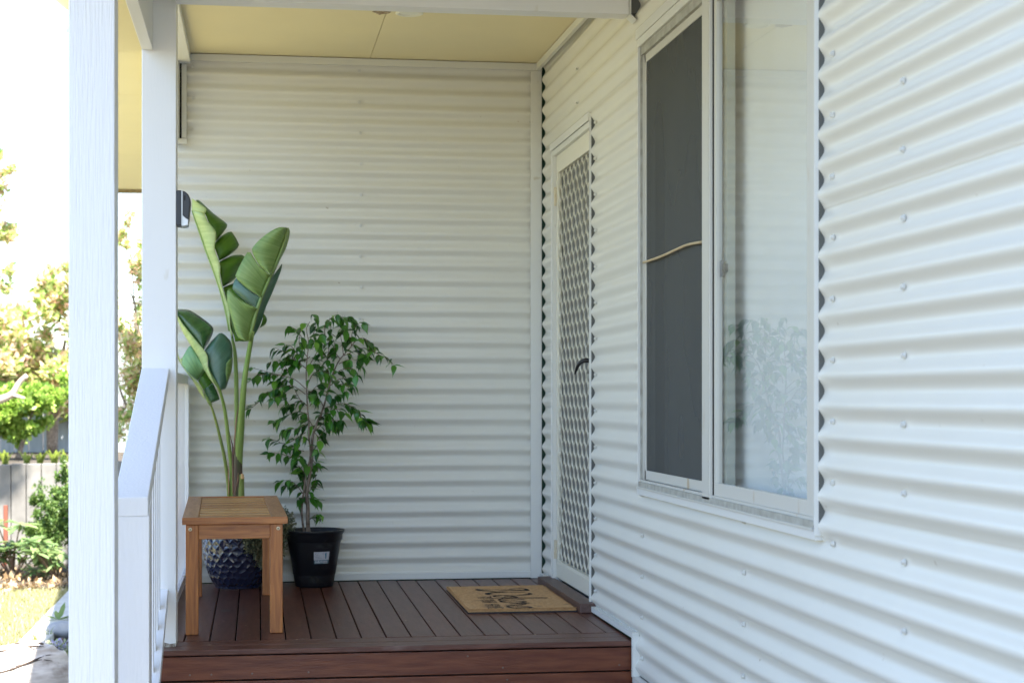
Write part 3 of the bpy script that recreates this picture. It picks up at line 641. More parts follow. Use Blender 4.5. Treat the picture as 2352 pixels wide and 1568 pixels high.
gy0, gy1 = dyl - sw * .75, dyr + sw; gz0, gz1 = dzb + .085, dzt - .085
nW = 8.5; wdt = (gy0 - gy1) / nW; nH = 17; hgt = (gz1 - gz0) / nH
mb = MB(); steps = 12
for j in range(int(nW * 2 + 1)):
    base = gy0 - j * wdt / 2
    sgn = 1 if j % 2 == 0 else -1
    n = nH * steps; vs = []
    for i in range(n + 1):
        z = gz0 + (gz1 - gz0) * i / n; ph = 2 * math.pi * (z - gz0) / hgt
        c_ = math.cos(ph); tri = math.copysign(abs(c_) ** .75, c_)
        yy = base + sgn * wdt * .25 * tri
        yy = min(max(yy, gy1 + .002), gy0 - .002)
        tw = .004 * math.sin(ph) * sgn
        for a, b in ((-.0042, 0), (.0042, 0), (.0030, .006), (-.0030, .006)): vs.append((xd + .006 + b, yy + a + (tw if b else -tw) * .5, z))
    fs = [(i * 4 + q, i * 4 + (q + 1) % 4, (i + 1) * 4 + (q + 1) % 4, (i + 1) * 4 + q) for i in range(n) for q in range(4)]
    mb.add(vs, fs)
mb.build('diamond_grille', M['doorcream'], dw)
for z in (z_on_side(1272, 450), z_on_side(1272, 1262)):
    y_ = y_doorL - .030
    h_ = MB(); h_.tube([(xd - .006, y_, z - .045), (xd - .006, y_, z + .045)], .006, 10); h_.box((xd - .004, y_ - .018, z - .045), (xd - .001, y_ + .012, z + .045)); h_.build('hinge', M['hinge'], dw)
hy = dyr + .040; hz = z_on_side(1349, 835)
bxm((xd - .012, hy + .012, z_on_side(1350, 884)), (xd - .0005, hy - .012, z_on_side(1350, 789)), 'handle_plate', M['blackmetal'], dw, .002)
mb = MB(); lev = [(xd - .012, hy, hz + .012), (xd - .030, hy, hz + .014), (xd - .048, hy + .006, hz + .008), (xd - .060, hy + .020, hz - .008), (xd - .066, hy + .04, hz - .032), (xd - .067, hy + .05, hz - .045)]
mb.tube(cr(lev, 14), [.010, .0105, .0105, .010, .0095, .009, .0085, .008, .0075, .007, .0062, .0056, .005, .004], 10); mb.build('lever_handle', M['blackmetal'], dw, smooth=True)
MB().tube([(xd - .012, hy, hz - .055), (xd - .024, hy, hz - .055)], .011, 14).build('lock_cylinder', M['alu'], dw)
bxm((xd + .06, y_doorL + .02, 0), (xd + .09, y_doorR - .02, 2.2), 'inner_door', mat('inner_door_grey', (.22, .23, .23), .6), dw)

# ------------------------------------------------------------------ window
wi = thing('sliding_window', 'tall sliding window with grey fly screen and white blind behind glass', 'window', (0, -3.2, .6))
yl, yr = y_winL, y_winR
bxm((-.004, yl + .003, WIN_B), (.060, yl - .003, WIN_T), 'outer_frame', M['trim'], wi, .001)
bxm((.004, yl - .003, WIN_B + .02), (.060, yl - .014, WIN_T), 'side_track', M['alu'], wi)
bxm((.012, yl - .014, WIN_B + .02), (.058, yl - .024, WIN_T - .02), 'side_track', M['framewin'], wi)
bxm((-.010, yr + .0, WIN_B - .006), (.018, yr - .004, WIN_T + .3), 'jamb_channel', M['trim'], wi)
bxm((.0015, yr - .0042, WIN_B + .02), (.022, yr - .0062, WIN_T + .3), 'channel_shade_strip', M['shadegrey'], wi)  # strip carrying the shade of the window channel as colour
bxm((-.006, yr + .018, WIN_B + .02), (.058, yr + .006, WIN_T), 'outer_frame', M['framewin'], wi, .001)
bxm((-.002, yr + .006, WIN_B + .02), (.040, yr + .0, WIN_T), 'rubber_seal', M['seal'], wi)
bxm((-.008, yl + .02, WIN_T + .004), (.0, yr, WIN_T + .04), 'head_flashing', M['trim'], wi, .001)
bxm((-.004, yl - .003, WIN_T - .028), (.06, yr + .018, WIN_T + .003), 'head_frame', M['trim'], wi, .001)
bxm((.006, yl - .014, WIN_T - .060), (.058, yr + .018, WIN_T - .029), 'head_track', M['alu'], wi)
bxm((-.006, yl + .004, WIN_B - .018), (.02, yr + .002, WIN_B + .004), 'sill_flashing', M['trim'], wi, .001)
bxm((-.010, yl - .003, WIN_B + .0045), (.058, yr + .018, WIN_B + .012), 'sill_frame', M['framewin'], wi, .001)
bxm((-.006, yl - .012, WIN_B + .012), (.004, yr + .018, WIN_B + .030), 'sill_track', M['alu'], wi)
bxm((.002, yl - .012, WIN_B + .030), (.010, yr + .03, WIN_B + .038), 'sill_frame', M['framewin'], wi)
zb0 = WIN_B + .038; ztp = WIN_T - .060
ymx = y_at_x(1612, -.006) - .004; yst = y_at_x(1629, -.006)
# insect screen sash
bxm((.018, yl - .024, zb0), (.030, ymx, zb0 + .035), 'screen_sash', M['framewin'], wi, .001)
bxm((.018, yl - .024, ztp - .03), (.030, ymx, ztp), 'screen_sash', M['framewin'], wi, .001)
bxm((.018, yl - .024, zb0), (.030, yl - .040, ztp), 'screen_sash', M['framewin'], wi, .001)
bxm((.022, yl - .040, zb0 + .035), (.0225, ymx, ztp - .03), 'insect_screen', M['screen'], wi)
bxm((-.006, ymx + .004, WIN_B + .022), (.030, yst, ztp), 'meeting_stile', M['framewin'], wi, .0015)
bxm((-.0065, yst + .010, WIN_B + .03), (-.003, yst + .0105, ztp), 'stile_joint', M['alu'], wi)
# glazed sash
ygl, ygr = y_at_x(1650, .014), y_at_x(1858, .014)
bxm((.008, yst - .004, zb0), (.026, ygl, ztp), 'glass_sash', M['framewin'], wi, .001)
bxm((.008, ygr, zb0), (.026, yr + .019, ztp), 'glass_sash', M['framewin'], wi, .001)
bxm((.008, ygl, zb0), (.026, ygr, zb0 + .040), 'glass_sash', M['framewin'], wi, .001)
bxm((.008, ygl, ztp - .035), (.026, ygr, ztp), 'glass_sash', M['framewin'], wi, .001)
bxm((.0045, yst - .0008, zb0), (.008, yst - .004, ztp), 'gap_seal', M['dark'], wi)
bxm((.016, ygl + .004, zb0 + .036), (.018, ygr - .004, ztp - .03), 'glass_pane', M['glass'], wi)
# inner reveal, inner stile, latch, blind
bxm((.034, yl - .02, zb0 - .02), (.14, yl - .018, ztp), 'inner_reveal', M['inside'], wi)
bxm((.034, ygl + .01, zb0), (.060, ygl - .030, ztp), 'inner_stile', mat('grey_green_stile', (.42, .45, .40), .6), wi)
bxm((.032, yl - .02, zb0 - .02), (.14, yr, zb0 + .01), 'inner_sill', M['trim'], wi)
mb = MB(); nn = 60; ybl0, ybl1 = yl - .03, yr - .02; vs = []
for i in range(nn + 1):
    yy = ybl0 + (ybl1 - ybl0) * i / nn; xx = .092 + .0025 * math.sin(i * .9)
    vs += [(xx, yy, zb0 + .02), (xx, yy, WIN_T + .02)]
mb.add(vs, [(2 * i, 2 * i + 2, 2 * i + 3, 2 * i + 1) for i in range(nn)]); mb.build('roller_blind', M['blind'], wi, smooth=True)
lz0 = z_on_side(1658, 634, .02); ly = y_at_x(1660, .022)
bxm((.019, ygl + .0, z_on_side(1656, 636, .02)), (.028, ygl - .016, z_on_side(1656, 598, .02)), 'latch_plate', M['blackmetal'], wi)
bxm((.024, ygl - .010, z_on_side(1656, 626, .02)), (.034, ygl - .040, z_on_side(1656, 607, .02)), 'latch', M['blackmetal'], wi)
# cane rod bent across the screen
cn_ = [P(x, y, (0.008 - CAM.x) * sn + (y_at_x(x, .008) - CAM.y) * cs) for x, y in ((1478, 603), (1505, 594), (1530, 584), (1556, 572), (1580, 562), (1611, 556))]
tag(MB().tube(cr(cn_, 20), .0048, 8).build('cane_rod', M['cane'], smooth=True), 'bent pale cane rod wedged across the fly screen of the window', 'rod')

# ------------------------------------------------------------------ slatted bench
bc = P(541, 1300, 7.2)
bn = thing('slatted_bench', 'honey-brown timber slatted bench in front of the navy pot', 'bench', (0, 0, 0))
parts = []
def bb(a, b, name, m, bevel=.002): o = MB().box(a, b).build(name, m, bn, bevel=bevel); return o
BW, BL, BH = .405, 1.29, .455     # width (x), length (y), height ; local origin at front-left foot
TH = .027
bb((0, 0, BH - TH), (BW, .030, BH), 'end_rail', M['bench']); bb((0, BL - .030, BH - TH), (BW, BL, BH), 'end_rail', M['bench'])
bb((0, .0305, BH - TH), (.062, BL - .0305, BH - .0003), 'side_rail', M['benchy']); bb((BW - .062, .0305, BH - TH), (BW, BL - .0305, BH - .0003), 'side_rail', M['benchy'])
ns = 18; sp_ = (BL - .062) / ns
SLM = [M['slat'], mat('slat_shading_dark', (.40, .20, .07), .5, c2=(.28, .12, .04), scale=6, stretch=(1.2, 9, 9)), mat('slat_shading_pale', (.62, .37, .15), .5, c2=(.46, .24, .09), scale=6, stretch=(1.2, 9, 9))]  # dark and pale tones stand in for shading between the slats
for i in range(ns):
    y_ = .031 + i * sp_ + .006
    bb((.0625, y_, BH - TH + .006), (BW - .0625, y_ + sp_ - .012, BH - .003 - .002 * (i % 2)), 'slat', SLM[(i * 7 + i // 3) % 3], .0015)
bb((.05, .04, BH - TH - .012), (.07, BL - .04, BH - TH - .0005), 'slat_batten', M['benchy'], 0); bb((BW - .07, .04, BH - TH - .012), (BW - .05, BL - .04, BH - TH - .0005), 'slat_batten', M['benchy'], 0)
lx0, lx1, lw = .013, BW - .019, .049
for x0 in (lx0, lx1 - lw):
    for y0_ in (.014, BL - .014 - lw): bb((x0, y0_, 0), (x0 + lw, y0_ + lw, BH - TH - .0005), 'leg', M['benchv'], .003)
for y0_ in (.018, BL - .018 - .022): bb((lx0 + lw, y0_, BH - TH - .058), (lx1 - lw, y0_ + .022, BH - TH - .001), 'apron', M['bench'])
for x0 in (lx0 + .006, lx1 - .028): bb((x0, .014 + lw, BH - TH - .058), (x0 + .022, BL - .014 - lw, BH - TH - .001), 'apron', M['benchy'])
for sx in (lx0 + .0175, lx1 - .0175):
    q = MB(); q.lathe([(.0072, 0), (.0072, .0015), (.004, .0025)], 18); q.add([(-.0045, -.0008, .0028), (.0045, -.0008, .0028), (.0045, .0008, .0028), (-.0045, .0008, .0028)], [(0, 1, 2, 3)], 1)
    q.add([(-.0008, -.0045, .0029), (.0008, -.0045, .0029), (.0008, .0045, .0029), (-.0008, .0045, .0029)], [(0, 1, 2, 3)], 1)
    o = q.build('screw', [M['brass'], M['dark']], bn); o.matrix_basis = Matrix.Translation((sx, .0135, BH - TH - .019)) @ RY @ Matrix.Rotation(random.uniform(.2, 1.2), 4, 'Z')
f0 = onz(426.5, 1459.5, 0)
bn.location = (f0.x - lx0, f0.y - .014, dz(f0.y) + .0005); bn.rotation_euler = (0.0055, 0, R(1.2))
for ch in bn.children: ch.matrix_parent_inverse = Matrix()

# ------------------------------------------------------------------ doormat
dm = thing('doormat', 'tan coir doormat with black handwritten Welcome to our home', 'doormat', (-.3, -.9, 0))
mx0, mx1, my0, my1, mzt = -.530, -.064, -1.298, -.462, .019
def mz(y): return dz(y) + mzt
n1, n2 = 60, 100; mb = MB(); vs = []
def mpt(u, v_):
    x = mx0 + (mx1 - mx0) * u; y = my0 + (my1 - my0) * v_
    e = min(u * (mx1 - mx0), (1 - u) * (mx1 - mx0), v_ * (my1 - my0), (1 - v_) * (my1 - my0))
    zz = mz(y) - .006 * max(0, 1 - e / .012) ** 2 + .0016 * noise.noise(Vector((x * 300, y * 300, 0))) + .0012 * noise.noise(Vector((x * 30, y * 30, 5)))
    return (x + .0012 * noise.noise(Vector((x * 150, y * 150, 3))), y + .0012 * noise.noise(Vector((x * 150, y * 150, 7))), zz)
for i in range(n1 + 1):
    for j in range(n2 + 1): vs.append(mpt(i / n1, j / n2))
mb.add(vs, [(i * (n2 + 1) + j, (i + 1) * (n2 + 1) + j, (i + 1) * (n2 + 1) + j + 1, i * (n2 + 1) + j + 1) for i in range(n1) for j in range(n2)])
per = [i * (n2 + 1) for i in range(n1 + 1)] + [n1 * (n2 + 1) + j for j in range(1, n2 + 1)] + [i * (n2 + 1) + n2 for i in range(n1 - 1, -1, -1)] + [j for j in range(n2 - 1, 0, -1)]
b0 = len(mb.v); mb.v += [(vs[i][0], vs[i][1], dz(vs[i][1]) + .006) for i in per]; k = len(per)
fs = [(per[i], b0 + i, b0 + (i + 1) % k, per[(i + 1) % k]) for i in range(k)]; mb.f += fs; mb.mi += [0] * k
mb.build('coir_pile', M['coir'], dm, smooth=True)
MB().box((mx0 - .003, my0 - .003, dz(my0) + .0003), (mx1 + .003, my1 + .003, dz(my0) + .0065)).build('rubber_backing', M['rubber'], dm)
def zb(x, y):   # zoomed reading of the photo -> point on the mat
    D = ((1540 + x / 4.704) / 1.5306, (2040 + y / 4.704) / 1.5306)
    q = onz(D[0], D[1], mzt + .008); q = onz(D[0], D[1], mz(q.y) + .001); q.z = mz(q.y); return q
def stroke(pts, w, lift=.0022, name=None):
    P_ = cr([zb(*p) for p in pts], max(8, len(pts) * 6)); n = len(P_); mb = MB(); vs = []
    ws = w if hasattr(w, '__len__') else [w]
    for i, p in enumerate(P_):
        d = (P_[min(i + 1, n - 1)] - P_[max(0, i - 1)]); d.z = 0; d.normalize() if d.length else None
        s_ = Vector((-d.y, d.x, 0)); f = i / (n - 1) * (len(ws) - 1); a = int(min(f, len(ws) - 2)) if len(ws) > 1 else 0
        wd = ws[0] if len(ws) == 1 else ws[a] * (1 - (f - a)) + ws[a + 1] * (f - a)
        wd *= 1.15 + .2 * noise.noise(p * 60)
        up = Vector((0, 0, lift)); vs += [p - s_ * wd / 2 + up, p + s_ * wd / 2 + up]
    mb.add(vs, [(2 * i, 2 * i + 1, 2 * i + 3, 2 * i + 2) for i in range(n - 1)]); return mb
letters = MB()
def addst(pts, w): 
    s_ = stroke(pts, w); letters.add(s_.v, s_.f)
addst([(1165, 140), (1280, 129), (1390, 131), (1450, 142), (1475, 158), (1440, 163), (1250, 158), (1000, 151), (750, 142), (650, 146), (680, 160), (850, 172), (1050, 188), (1250, 193), (1440, 191)], [.005, .009, .013, .02, .026, .012, .006, .006, .010, .022, .02, .008, .006, .006, .005])
addst([(1430, 190), (1100, 193), (920, 199), (830, 212), (810, 224), (880, 234), (1050, 242), (1250, 242), (1420, 236), (1530, 222), (1500, 209), (1430, 203)], [.006, .006, .008, .02, .024, .012, .006, .006, .008, .02, .014, .006])
addst([(1100, 262), (1300, 275), (1220, 256), (1080, 245), (960, 250), (930, 262), (1050, 272), (1150, 284)], [.006, .014, .012, .008, .008, .012, .008, .006])
addst([(870, 305), (960, 294), (1150, 291), (1500, 291), (1820, 284), (1500, 282), (1150, 287), (1000, 292)], [.012, .008, .006, .006, .01, .006, .006, .006])
addst([(1430, 318), (1330, 306), (1150, 303), (1020, 312), (1030, 326), (1150, 332)], [.012, .009, .007, .012, .01, .006])
addst([(1030, 342), (1150, 334), (1320, 338), (1440, 352), (1330, 366), (1150, 362), (1040, 350), (1040, 342)], [.012, .007, .009, .018, .010, .007, .010, .01])
addst([(1180, 375), (1350, 372), (1520, 370), (1350, 380), (1190, 386)], [.006, .008, .008, .006, .006])
addst([(1190, 386), (1330, 382), (1450, 384), (1350, 398), (1120, 410)], [.006, .008, .01, .007, .008])
addst([(1120, 410), (1300, 406), (1400, 402)], [.01, .007, .006])
addst([(1300, 438), (1440, 446), (1545, 443), (1470, 430), (1320, 420), (1180, 424), (1150, 434), (1240, 450), (1395, 463)], [.006, .012, .016, .012, .008, .010, .016, .010, .006])
# TO OUR HOME, drawn in simple capitals along its slanting line
STR = {'T': [[(0, 1), (.8, 1)], [(.4, 1), (.4, 0)]], 'O': [[(.4, 1), (.75, .8), (.8, .4), (.4, 0), (.05, .3), (.05, .75), (.4, 1)]],
       'U': [[(.05, 1), (.05, .3), (.4, 0), (.75, .3), (.75, 1)]], 'R': [[(.05, 0), (.05, 1), (.55, 1), (.7, .75), (.5, .52), (.05, .5)], [(.35, .5), (.75, 0)]],
       'H': [[(.05, 0), (.05, 1)], [(.7, 0), (.7, 1)], [(.05, .5), (.7, .5)]], 'M': [[(.0, 0), (.1, 1), (.42, .3), (.75, 1), (.85, 0)]], 'E': [[(.65, 1), (.05, 1), (.05, 0), (.65, 0)], [(.05, .52), (.55, .52)]]}
pa, pb = zb(745, 262), zb(965, 466); pa.z = pb.z = 0
txt = 'TO OUR HOME'; adv = (pb - pa).length / (len(txt)); dr_ = (pb - pa).normalized(); up_ = Vector((-dr_.y, dr_.x, 0))
if up_.x < 0: up_ = -up_
for i, ch in enumerate(txt):
    for sstr in STR.get(ch, []):
        q = [pa + dr_ * (adv * (i + .1 + .8 * a)) + up_ * ((b - .5) * .062) for a, b in sstr]
        n = len(q); vs = []
        for j, p in enumerate(q):
            d = (q[min(j + 1, n - 1)] - q[max(0, j - 1)]).normalized(); s_ = Vector((-d.y, d.x, 0)); w = .0075
            zz = mz(p.y) + .0022; vs += [(p - s_ * w / 2) + Vector((0, 0, zz)), (p + s_ * w / 2) + Vector((0, 0, zz))]
        letters.add(vs, [(2 * j, 2 * j + 1, 2 * j + 3, 2 * j + 2) for j in range(n - 1)])
letters.build('printed_lettering', M['ink'], dm)
LP = np.array([[v[0], v[1]] for v in letters.v]); LC = LP[:-1] * .5 + LP[1:] * .5
# fibres standing along the edges and over the top
fb = MB(); 
def fibre(x, y, z, l, d, ink=False): 
    a = Vector((x, y, z)); t = Vector(d).normalized() * l; s_ = Vector((random.uniform(-1, 1), random.uniform(-1, 1), 0)).normalized() * .0007
    fb.add([a - s_, a + s_, a + t], [(0, 1, 2)], 1 if ink else 0)
for i in range(5200):
    x = random.uniform(mx0, mx1); fibre(x, my0 + random.uniform(-.001, .006), mz(my0) - random.uniform(.001, .014), random.uniform(.004, .008), (random.uniform(-.4, .4), random.uniform(-1, .1), random.uniform(.2, 1)))
for i in range(3000):
    y = random.uniform(my0, my1); fibre(mx0 + random.uniform(-.001, .005), y, mz(y) - random.uniform(.001, .012), random.uniform(.004, .008), (random.uniform(-1, .1), random.uniform(-.4, .4), random.uniform(.2, 1)))
for i in range(16000):
    x = random.uniform(mx0, mx1); y = random.uniform(my0, my1); fibre(x, y, mz(y) - .001, random.uniform(.002, .0045), (random.uniform(-.6, .6), random.uniform(-.6, .6), 1), np.min((LC[:, 0] - x) ** 2 + (LC[:, 1] - y) ** 2) < .0060 ** 2)
o = fb.build('coir_fibres', [M['coir'], M['ink']], dm); o['kind'] = 'stuff'

# ------------------------------------------------------------------ strelitzia in the navy pot
def A2(x, y): return ((620 + x / 2.6125) / 1.5306, (650 + y / 2.6125) / 1.5306)
def B2(x, y): return ((600 + x / 3.483) / 1.5306, (1050 + y / 3.483) / 1.5306)
def C2(x, y): return ((700 + x / 3.92) / 1.5306, (1350 + y / 3.92) / 1.5306)
def Z8(x, y): return ((850 + x / 1.96) / 1.5306, (1100 + y / 1.96) / 1.5306)
def pw(fn, pts, d):
    n = len(pts); out = []
    for i, p in enumerate(pts):
        dd = d if not hasattr(d, '__len__') else d[0] + (d[1] - d[0]) * i / max(1, n - 1)
        q = fn(p[0], p[1]); out.append(P(q[0], q[1], dd + (p[2] if len(p) > 2 else 0)))
    return out
class Leaf:
    def __init__(s): s.v = []; s.f = []; s.mi = []; s.uv = []
    def strip(s, a, b, mi, bulge=.012, n=30, m=8, uoff=0, ripple=.0018):
        a = cr(a, n); b = cr(b, n); base = len(s.v)
        for i in range(n):
            for j in range(m + 1):
                t = j / m; p = a[i].lerp(b[i], t)
                p = p + Vector((0, -1, 0)) * (bulge * math.sin(math.pi * t) + ripple * math.sin(i * 1.9) * t)
                s.v.append(tuple(p)); s.uv.append((uoff + i / n, t))
        for i in range(n - 1):
            for j in range(m):
                k_ = base + i * (m + 1) + j; s.f.append((k_, k_ + 1, k_ + m + 2, k_ + m + 1)); s.mi.append(mi)
    def tube(s, pts, r, mi, n=8):
        q = MB(); q.tube(pts, r, n); b = len(s.v); s.v += q.v; s.f += [tuple(b + i for i in f) for f in q.f]; s.mi += [mi] * len(q.f); s.uv += [(.5, .5)] * len(q.v)
    def build(s, name, mats, parent):
        q = MB(); q.v = s.v; q.f = s.f; q.mi = s.mi; q.uv = s.uv
        o = q.build(name, mats, parent, smooth=True)
        so_ = o.modifiers.new('thickness', 'SOLIDIFY'); so_.thickness = .0009; so_.offset = 0
        return o
pc = P(546, 1340, 8.165); pc.z = dz(pc.y) + .0005
stz = thing('potted_strelitzia', 'tall broad-leaved plant in dimpled navy glazed pot behind the bench', 'potted plant', pc)
VM = [M['v_pale'], M['v_under'], M['v_dark'], M['v_sheen'], M['v_blue'], M['v_teal'], M['v_lime'], M['stemg']]
# leaf one: tall, folded, at the left
L1 = Leaf(); D1 = 8.12
mid = [(505, 1400), (492, 1340), (472, 1230), (440, 1090), (400, 950), (340, 780), (270, 600), (210, 430), (165, 300), (143, 235)]
edge = [(522, 1372), (496, 1300), (487, 1130), (445, 1010), (404, 862), (402, 730), (352, 590), (366, 440), (285, 330), (262, 262)]
L1.strip(pw(A2, mid, D1), pw(A2, edge, D1 - .05), 0, .02)
L1.strip(pw(A2, [(143, 235), (142, 180), (146, 128)], D1), pw(A2, [(262, 262), (272, 216), (146, 128)], D1 - .05), 0, .02, n=12)
def lobe(L, fn, base, outer, mi, d0, d1, bulge=.02, u=0, n=18): L.strip(pw(fn, base, d0), pw(fn, outer, d1), mi, bulge, n=n, m=7, uoff=u)
lobe(L1, A2, [(185, 155), (262, 262), (300, 350), (362, 440), (352, 526)], [(184, 138), (205, 138), (340, 262), (466, 362), (450, 405), (405, 470), (352, 526)], 2, D1 - .01, D1 + .06)
lobe(L1, A2, [(345, 565), (370, 625), (394, 697)], [(345, 545), (400, 480), (480, 432), (512, 436), (576, 548), (555, 585), (480, 650), (394, 697)], 2, D1 - .01, D1 + .07, u=.3)
lobe(L1, A2, [(398, 712), (404, 820), (426, 938)], [(398, 705), (455, 672), (530, 645), (628, 652), (600, 740), (548, 850), (490, 900), (426, 938)], 2, D1 - .01, D1 + .08, u=.5)
lobe(L1, A2, [(430, 946), (448, 1010), (470, 1080), (486, 1150)], [(430, 940), (530, 903), (560, 930), (570, 1100), (500, 1180)], 2, D1 - .005, D1 + .07, u=.7)
lobe(L1, A2, [(490, 1180), (492, 1300), (524, 1370), (540, 1440)], [(500, 1170), (530, 1300), (560, 1400), (620, 1430)], 2, D1 - .005, D1 + .05, u=.8)
L1.tube(pw(A2, mid[1:], D1 - .004), [.0075, .007, .0065, .006, .0052, .0045, .0038, .003, .002], 7)
L1.build('leaf', VM, stz)
# leaf two: big, seen from underneath
L2 = Leaf(); D2 = 7.96
m2 = [(662, 1432), (690, 1330), (722, 1210), (745, 1130), (782, 1030), (830, 920), (868, 828), (920, 715), (965, 600), (1000, 500), (1018, 395)]
lobe(L2, A2, [(866, 830), (925, 705), (975, 575), (1005, 470), (1012, 392)], [(864, 826), (760, 735), (697, 612), (712, 560), (790, 482), (880, 418), (955, 388), (1005, 398)], 1, D2, D2 - .05, .03, n=26)
lobe(L2, A2, [(782, 1036), (830, 925), (862, 836)], [(780, 1034), (640, 940), (548, 850), (556, 800), (605, 700), (668, 610), (740, 720), (862, 830)], 1, D2, D2 - .04, .025, u=.3, n=26)
lobe(L2, A2, [(743, 1135), (762, 1090), (781, 1036)], [(741, 1133), (620, 1060), (518, 958), (530, 900), (548, 852), (640, 940), (781, 1036)], 4, D2 - .001, D2 + .02, .015, u=.5)
lobe(L2, A2, [(662, 1432), (690, 1330), (722, 1215), (742, 1138)], [(620, 1428), (560, 1385), (515, 1250), (478, 1120), (464, 1040), (480, 955), (560, 1035), (742, 1136)], 1, D2, D2 - .05, .03, u=.7, n=26)
lobe(L2, A2, [(520, 1000), (620, 1075), (740, 1136)], [(470, 945), (560, 985), (742, 1128)], 2, D2 + .03, D2 + .04, 0)
lobe(L2, A2, [(868, 828), (925, 705), (975, 580), (1018, 395)], [(872, 872), (945, 705), (1010, 570), (1042, 440), (1030, 392)], 1, D2, D2 + .05, -.008, u=.2)
lobe(L2, A2, [(690, 1330), (722, 1215), (782, 1030), (850, 885)], [(705, 1400), (735, 1352), (772, 1275), (820, 1130), (885, 980), (960, 790), (971, 722)], 4, D2, D2 + .06, -.008, u=.5, n=24)
lobe(L2, A2, [(765, 1312), (785, 1260), (800, 1185)], [(765, 1314), (815, 1282), (832, 1238), (818, 1200), (800, 1184)], 2, D2 + .05, D2 + .08, .004)
lobe(L2, A2, [(540, 1425), (600, 1436), (662, 1434)], [(500, 1200), (545, 1380), (662, 1425)], 2, D2 + .05, D2 + .03, 0)
L2.tube(pw(A2, m2, D2 - .006), [.0095, .009, .0085, .008, .0072, .0065, .0058, .005, .0042, .0034, .0022], 7)
L2.build('leaf', VM, stz)
# leaf three: lower left, upper of the two
L3 = Leaf(); D3 = 8.02
lobe(L3, B2, [(40, 150), (95, 230), (150, 320), (230, 430), (320, 530), (408, 622)], [(30, 120), (90, 128), (150, 129), (235, 142), (345, 208), (470, 302), (521, 362), (512, 430), (470, 520), (408, 622)], 3, D3, D3 + .07, .03, n=34)
lobe(L3, B2, [(415, 645), (455, 720), (462, 850), (520, 980), (602, 1125)], [(415, 630), (500, 520), (610, 418), (700, 480), (742, 550), (756, 700), (690, 1060), (632, 1112), (604, 1128)], 4, D3, D3 + .05, .02, n=34)
lobe(L3, B2, [(690, 1030), (672, 900), (670, 820), (700, 765), (756, 712)], [(692, 1034), (740, 900), (758, 790), (757, 712)], 1, D3 + .02, D3 + .06, .012)
L3.strip(pw(B2, [(20, 120), (88, 270), (160, 430), (250, 575), (330, 705), (400, 850), (475, 975), (535, 1045), (602, 1128)], D3 + .01), pw(B2, [(20, 90), (90, 212), (152, 312), (250, 432), (322, 522), (420, 642), (455, 715), (458, 830), (535, 1030), (602, 1128)], D3 - .03), 0, .015, n=40)
L3.tube(pw(B2, [(455, 840), (500, 940), (560, 1040), (608, 1135)], D3 - .012), [.002, .004, .0055, .007], 7)
L3.build('leaf', VM, stz)
# leaf four: lowest
L4 = Leaf(); D4 = 8.07
lobe(L4, B2, [(332, 1002), (375, 940), (424, 872)], [(140, 812), (142, 740), (160, 690), (245, 572), (330, 690), (424, 872)][::1], 5, D4, D4 - .03, .03, n=26)
lobe(L4, B2, [(332, 1002), (250, 930), (142, 820)], [(332, 1002), (300, 940), (142, 740)], 5, D4, D4, .01)
lobe(L4, B2, [(335, 1005), (400, 1115)], [(424, 870), (470, 940), (515, 1035)], 2, D4 + .01, D4 + .03, .01)
lobe(L4, B2, [(400, 1116), (430, 1200), (488, 1278)], [(518, 1036), (560, 1120), (594, 1215), (585, 1238), (488, 1278)], 3, D4, D4 + .02, .012)
L4.strip(pw(B2, [(110, 740), (150, 838), (215, 930), (290, 1030), (350, 1140), (412, 1232)], D4 - .005), pw(B2, [(145, 720), (142, 815), (250, 935), (335, 1020), (395, 1125), (415, 1225)], D4 - .02), 0, .008, n=24)
L4.strip(pw(B2, [(60, 560), (88, 720), (140, 825)], D4), pw(B2, [(84, 640), (112, 760), (150, 838)], D4 - .01), 6, .004, n=12)
L4.tube(pw(B2, [(415, 1160), (450, 1235), (494, 1300)], D4 - .01), [.004, .006, .008], 7)
L4.build('leaf', VM, stz)
def stalk(name, fn, pts, rad, d, m): return MB().tube(cr(pw(fn, pts, d), 26), np.interp(np.linspace(0, 1, 26), np.linspace(0, 1, len(rad)), rad).tolist(), 14).build(name, m, stz, smooth=True)
def dpix(w): return w / 2  # zoomed px
KB = 8.1 / (F * 1.5306 * 3.483); KC = 8.1 / (F * 1.5306 * 3.92)
stalk('leaf_stalk', B2, [(748, 440), (760, 520), (785, 640), (800, 900), (806, 1200), (808, 1568), (812, 1800), (830, 2300)], [14 * KB, 24 * KB, 27 * KB, 28 * KB, 27 * KB, 27 * KB, 26 * KB, 26 * KB], (8.12, 8.17), M['stemg'])
stalk('leaf_stalk', B2, [(1005, 400), (975, 560), (940, 760), (905, 980), (885, 1200), (870, 1400), (858, 1600), (835, 1900), (820, 2200), (805, 2640)], [25 * KB, 29 * KB, 32 * KB, 36 * KB, 40 * KB, 45 * KB, 50 * KB, 52 * KB, 54 * KB, 54 * KB], (7.96, 8.15), M['stemg'])
stalk('leaf_stalk', B2, [(598, 1110), (625, 1200), (660, 1350), (690, 1568), (720, 1850), (745, 2100), (760, 2700)], [16 * KB, 21 * KB, 24 * KB, 25 * KB, 27 * KB, 32 * KB, 36 * KB], (8.01, 8.16), M['stemg'])
stalk('leaf_stalk', B2, [(475, 1265), (510, 1350), (555, 1500), (605, 1700), (660, 1950), (705, 2300), (715, 2700)], [12 * KB, 16 * KB, 19 * KB, 21 * KB, 21 * KB, 20 * KB, 20 * KB], (8.06, 8.15), M['stemy'])
stalk('stem_base', C2, [(545, 640), (540, 850), (533, 1100), (532, 1350), (535, 1900)], [14 * KC, 58 * KC, 66 * KC, 68 * KC, 70 * KC], (8.10, 8.13), M['stemd'])
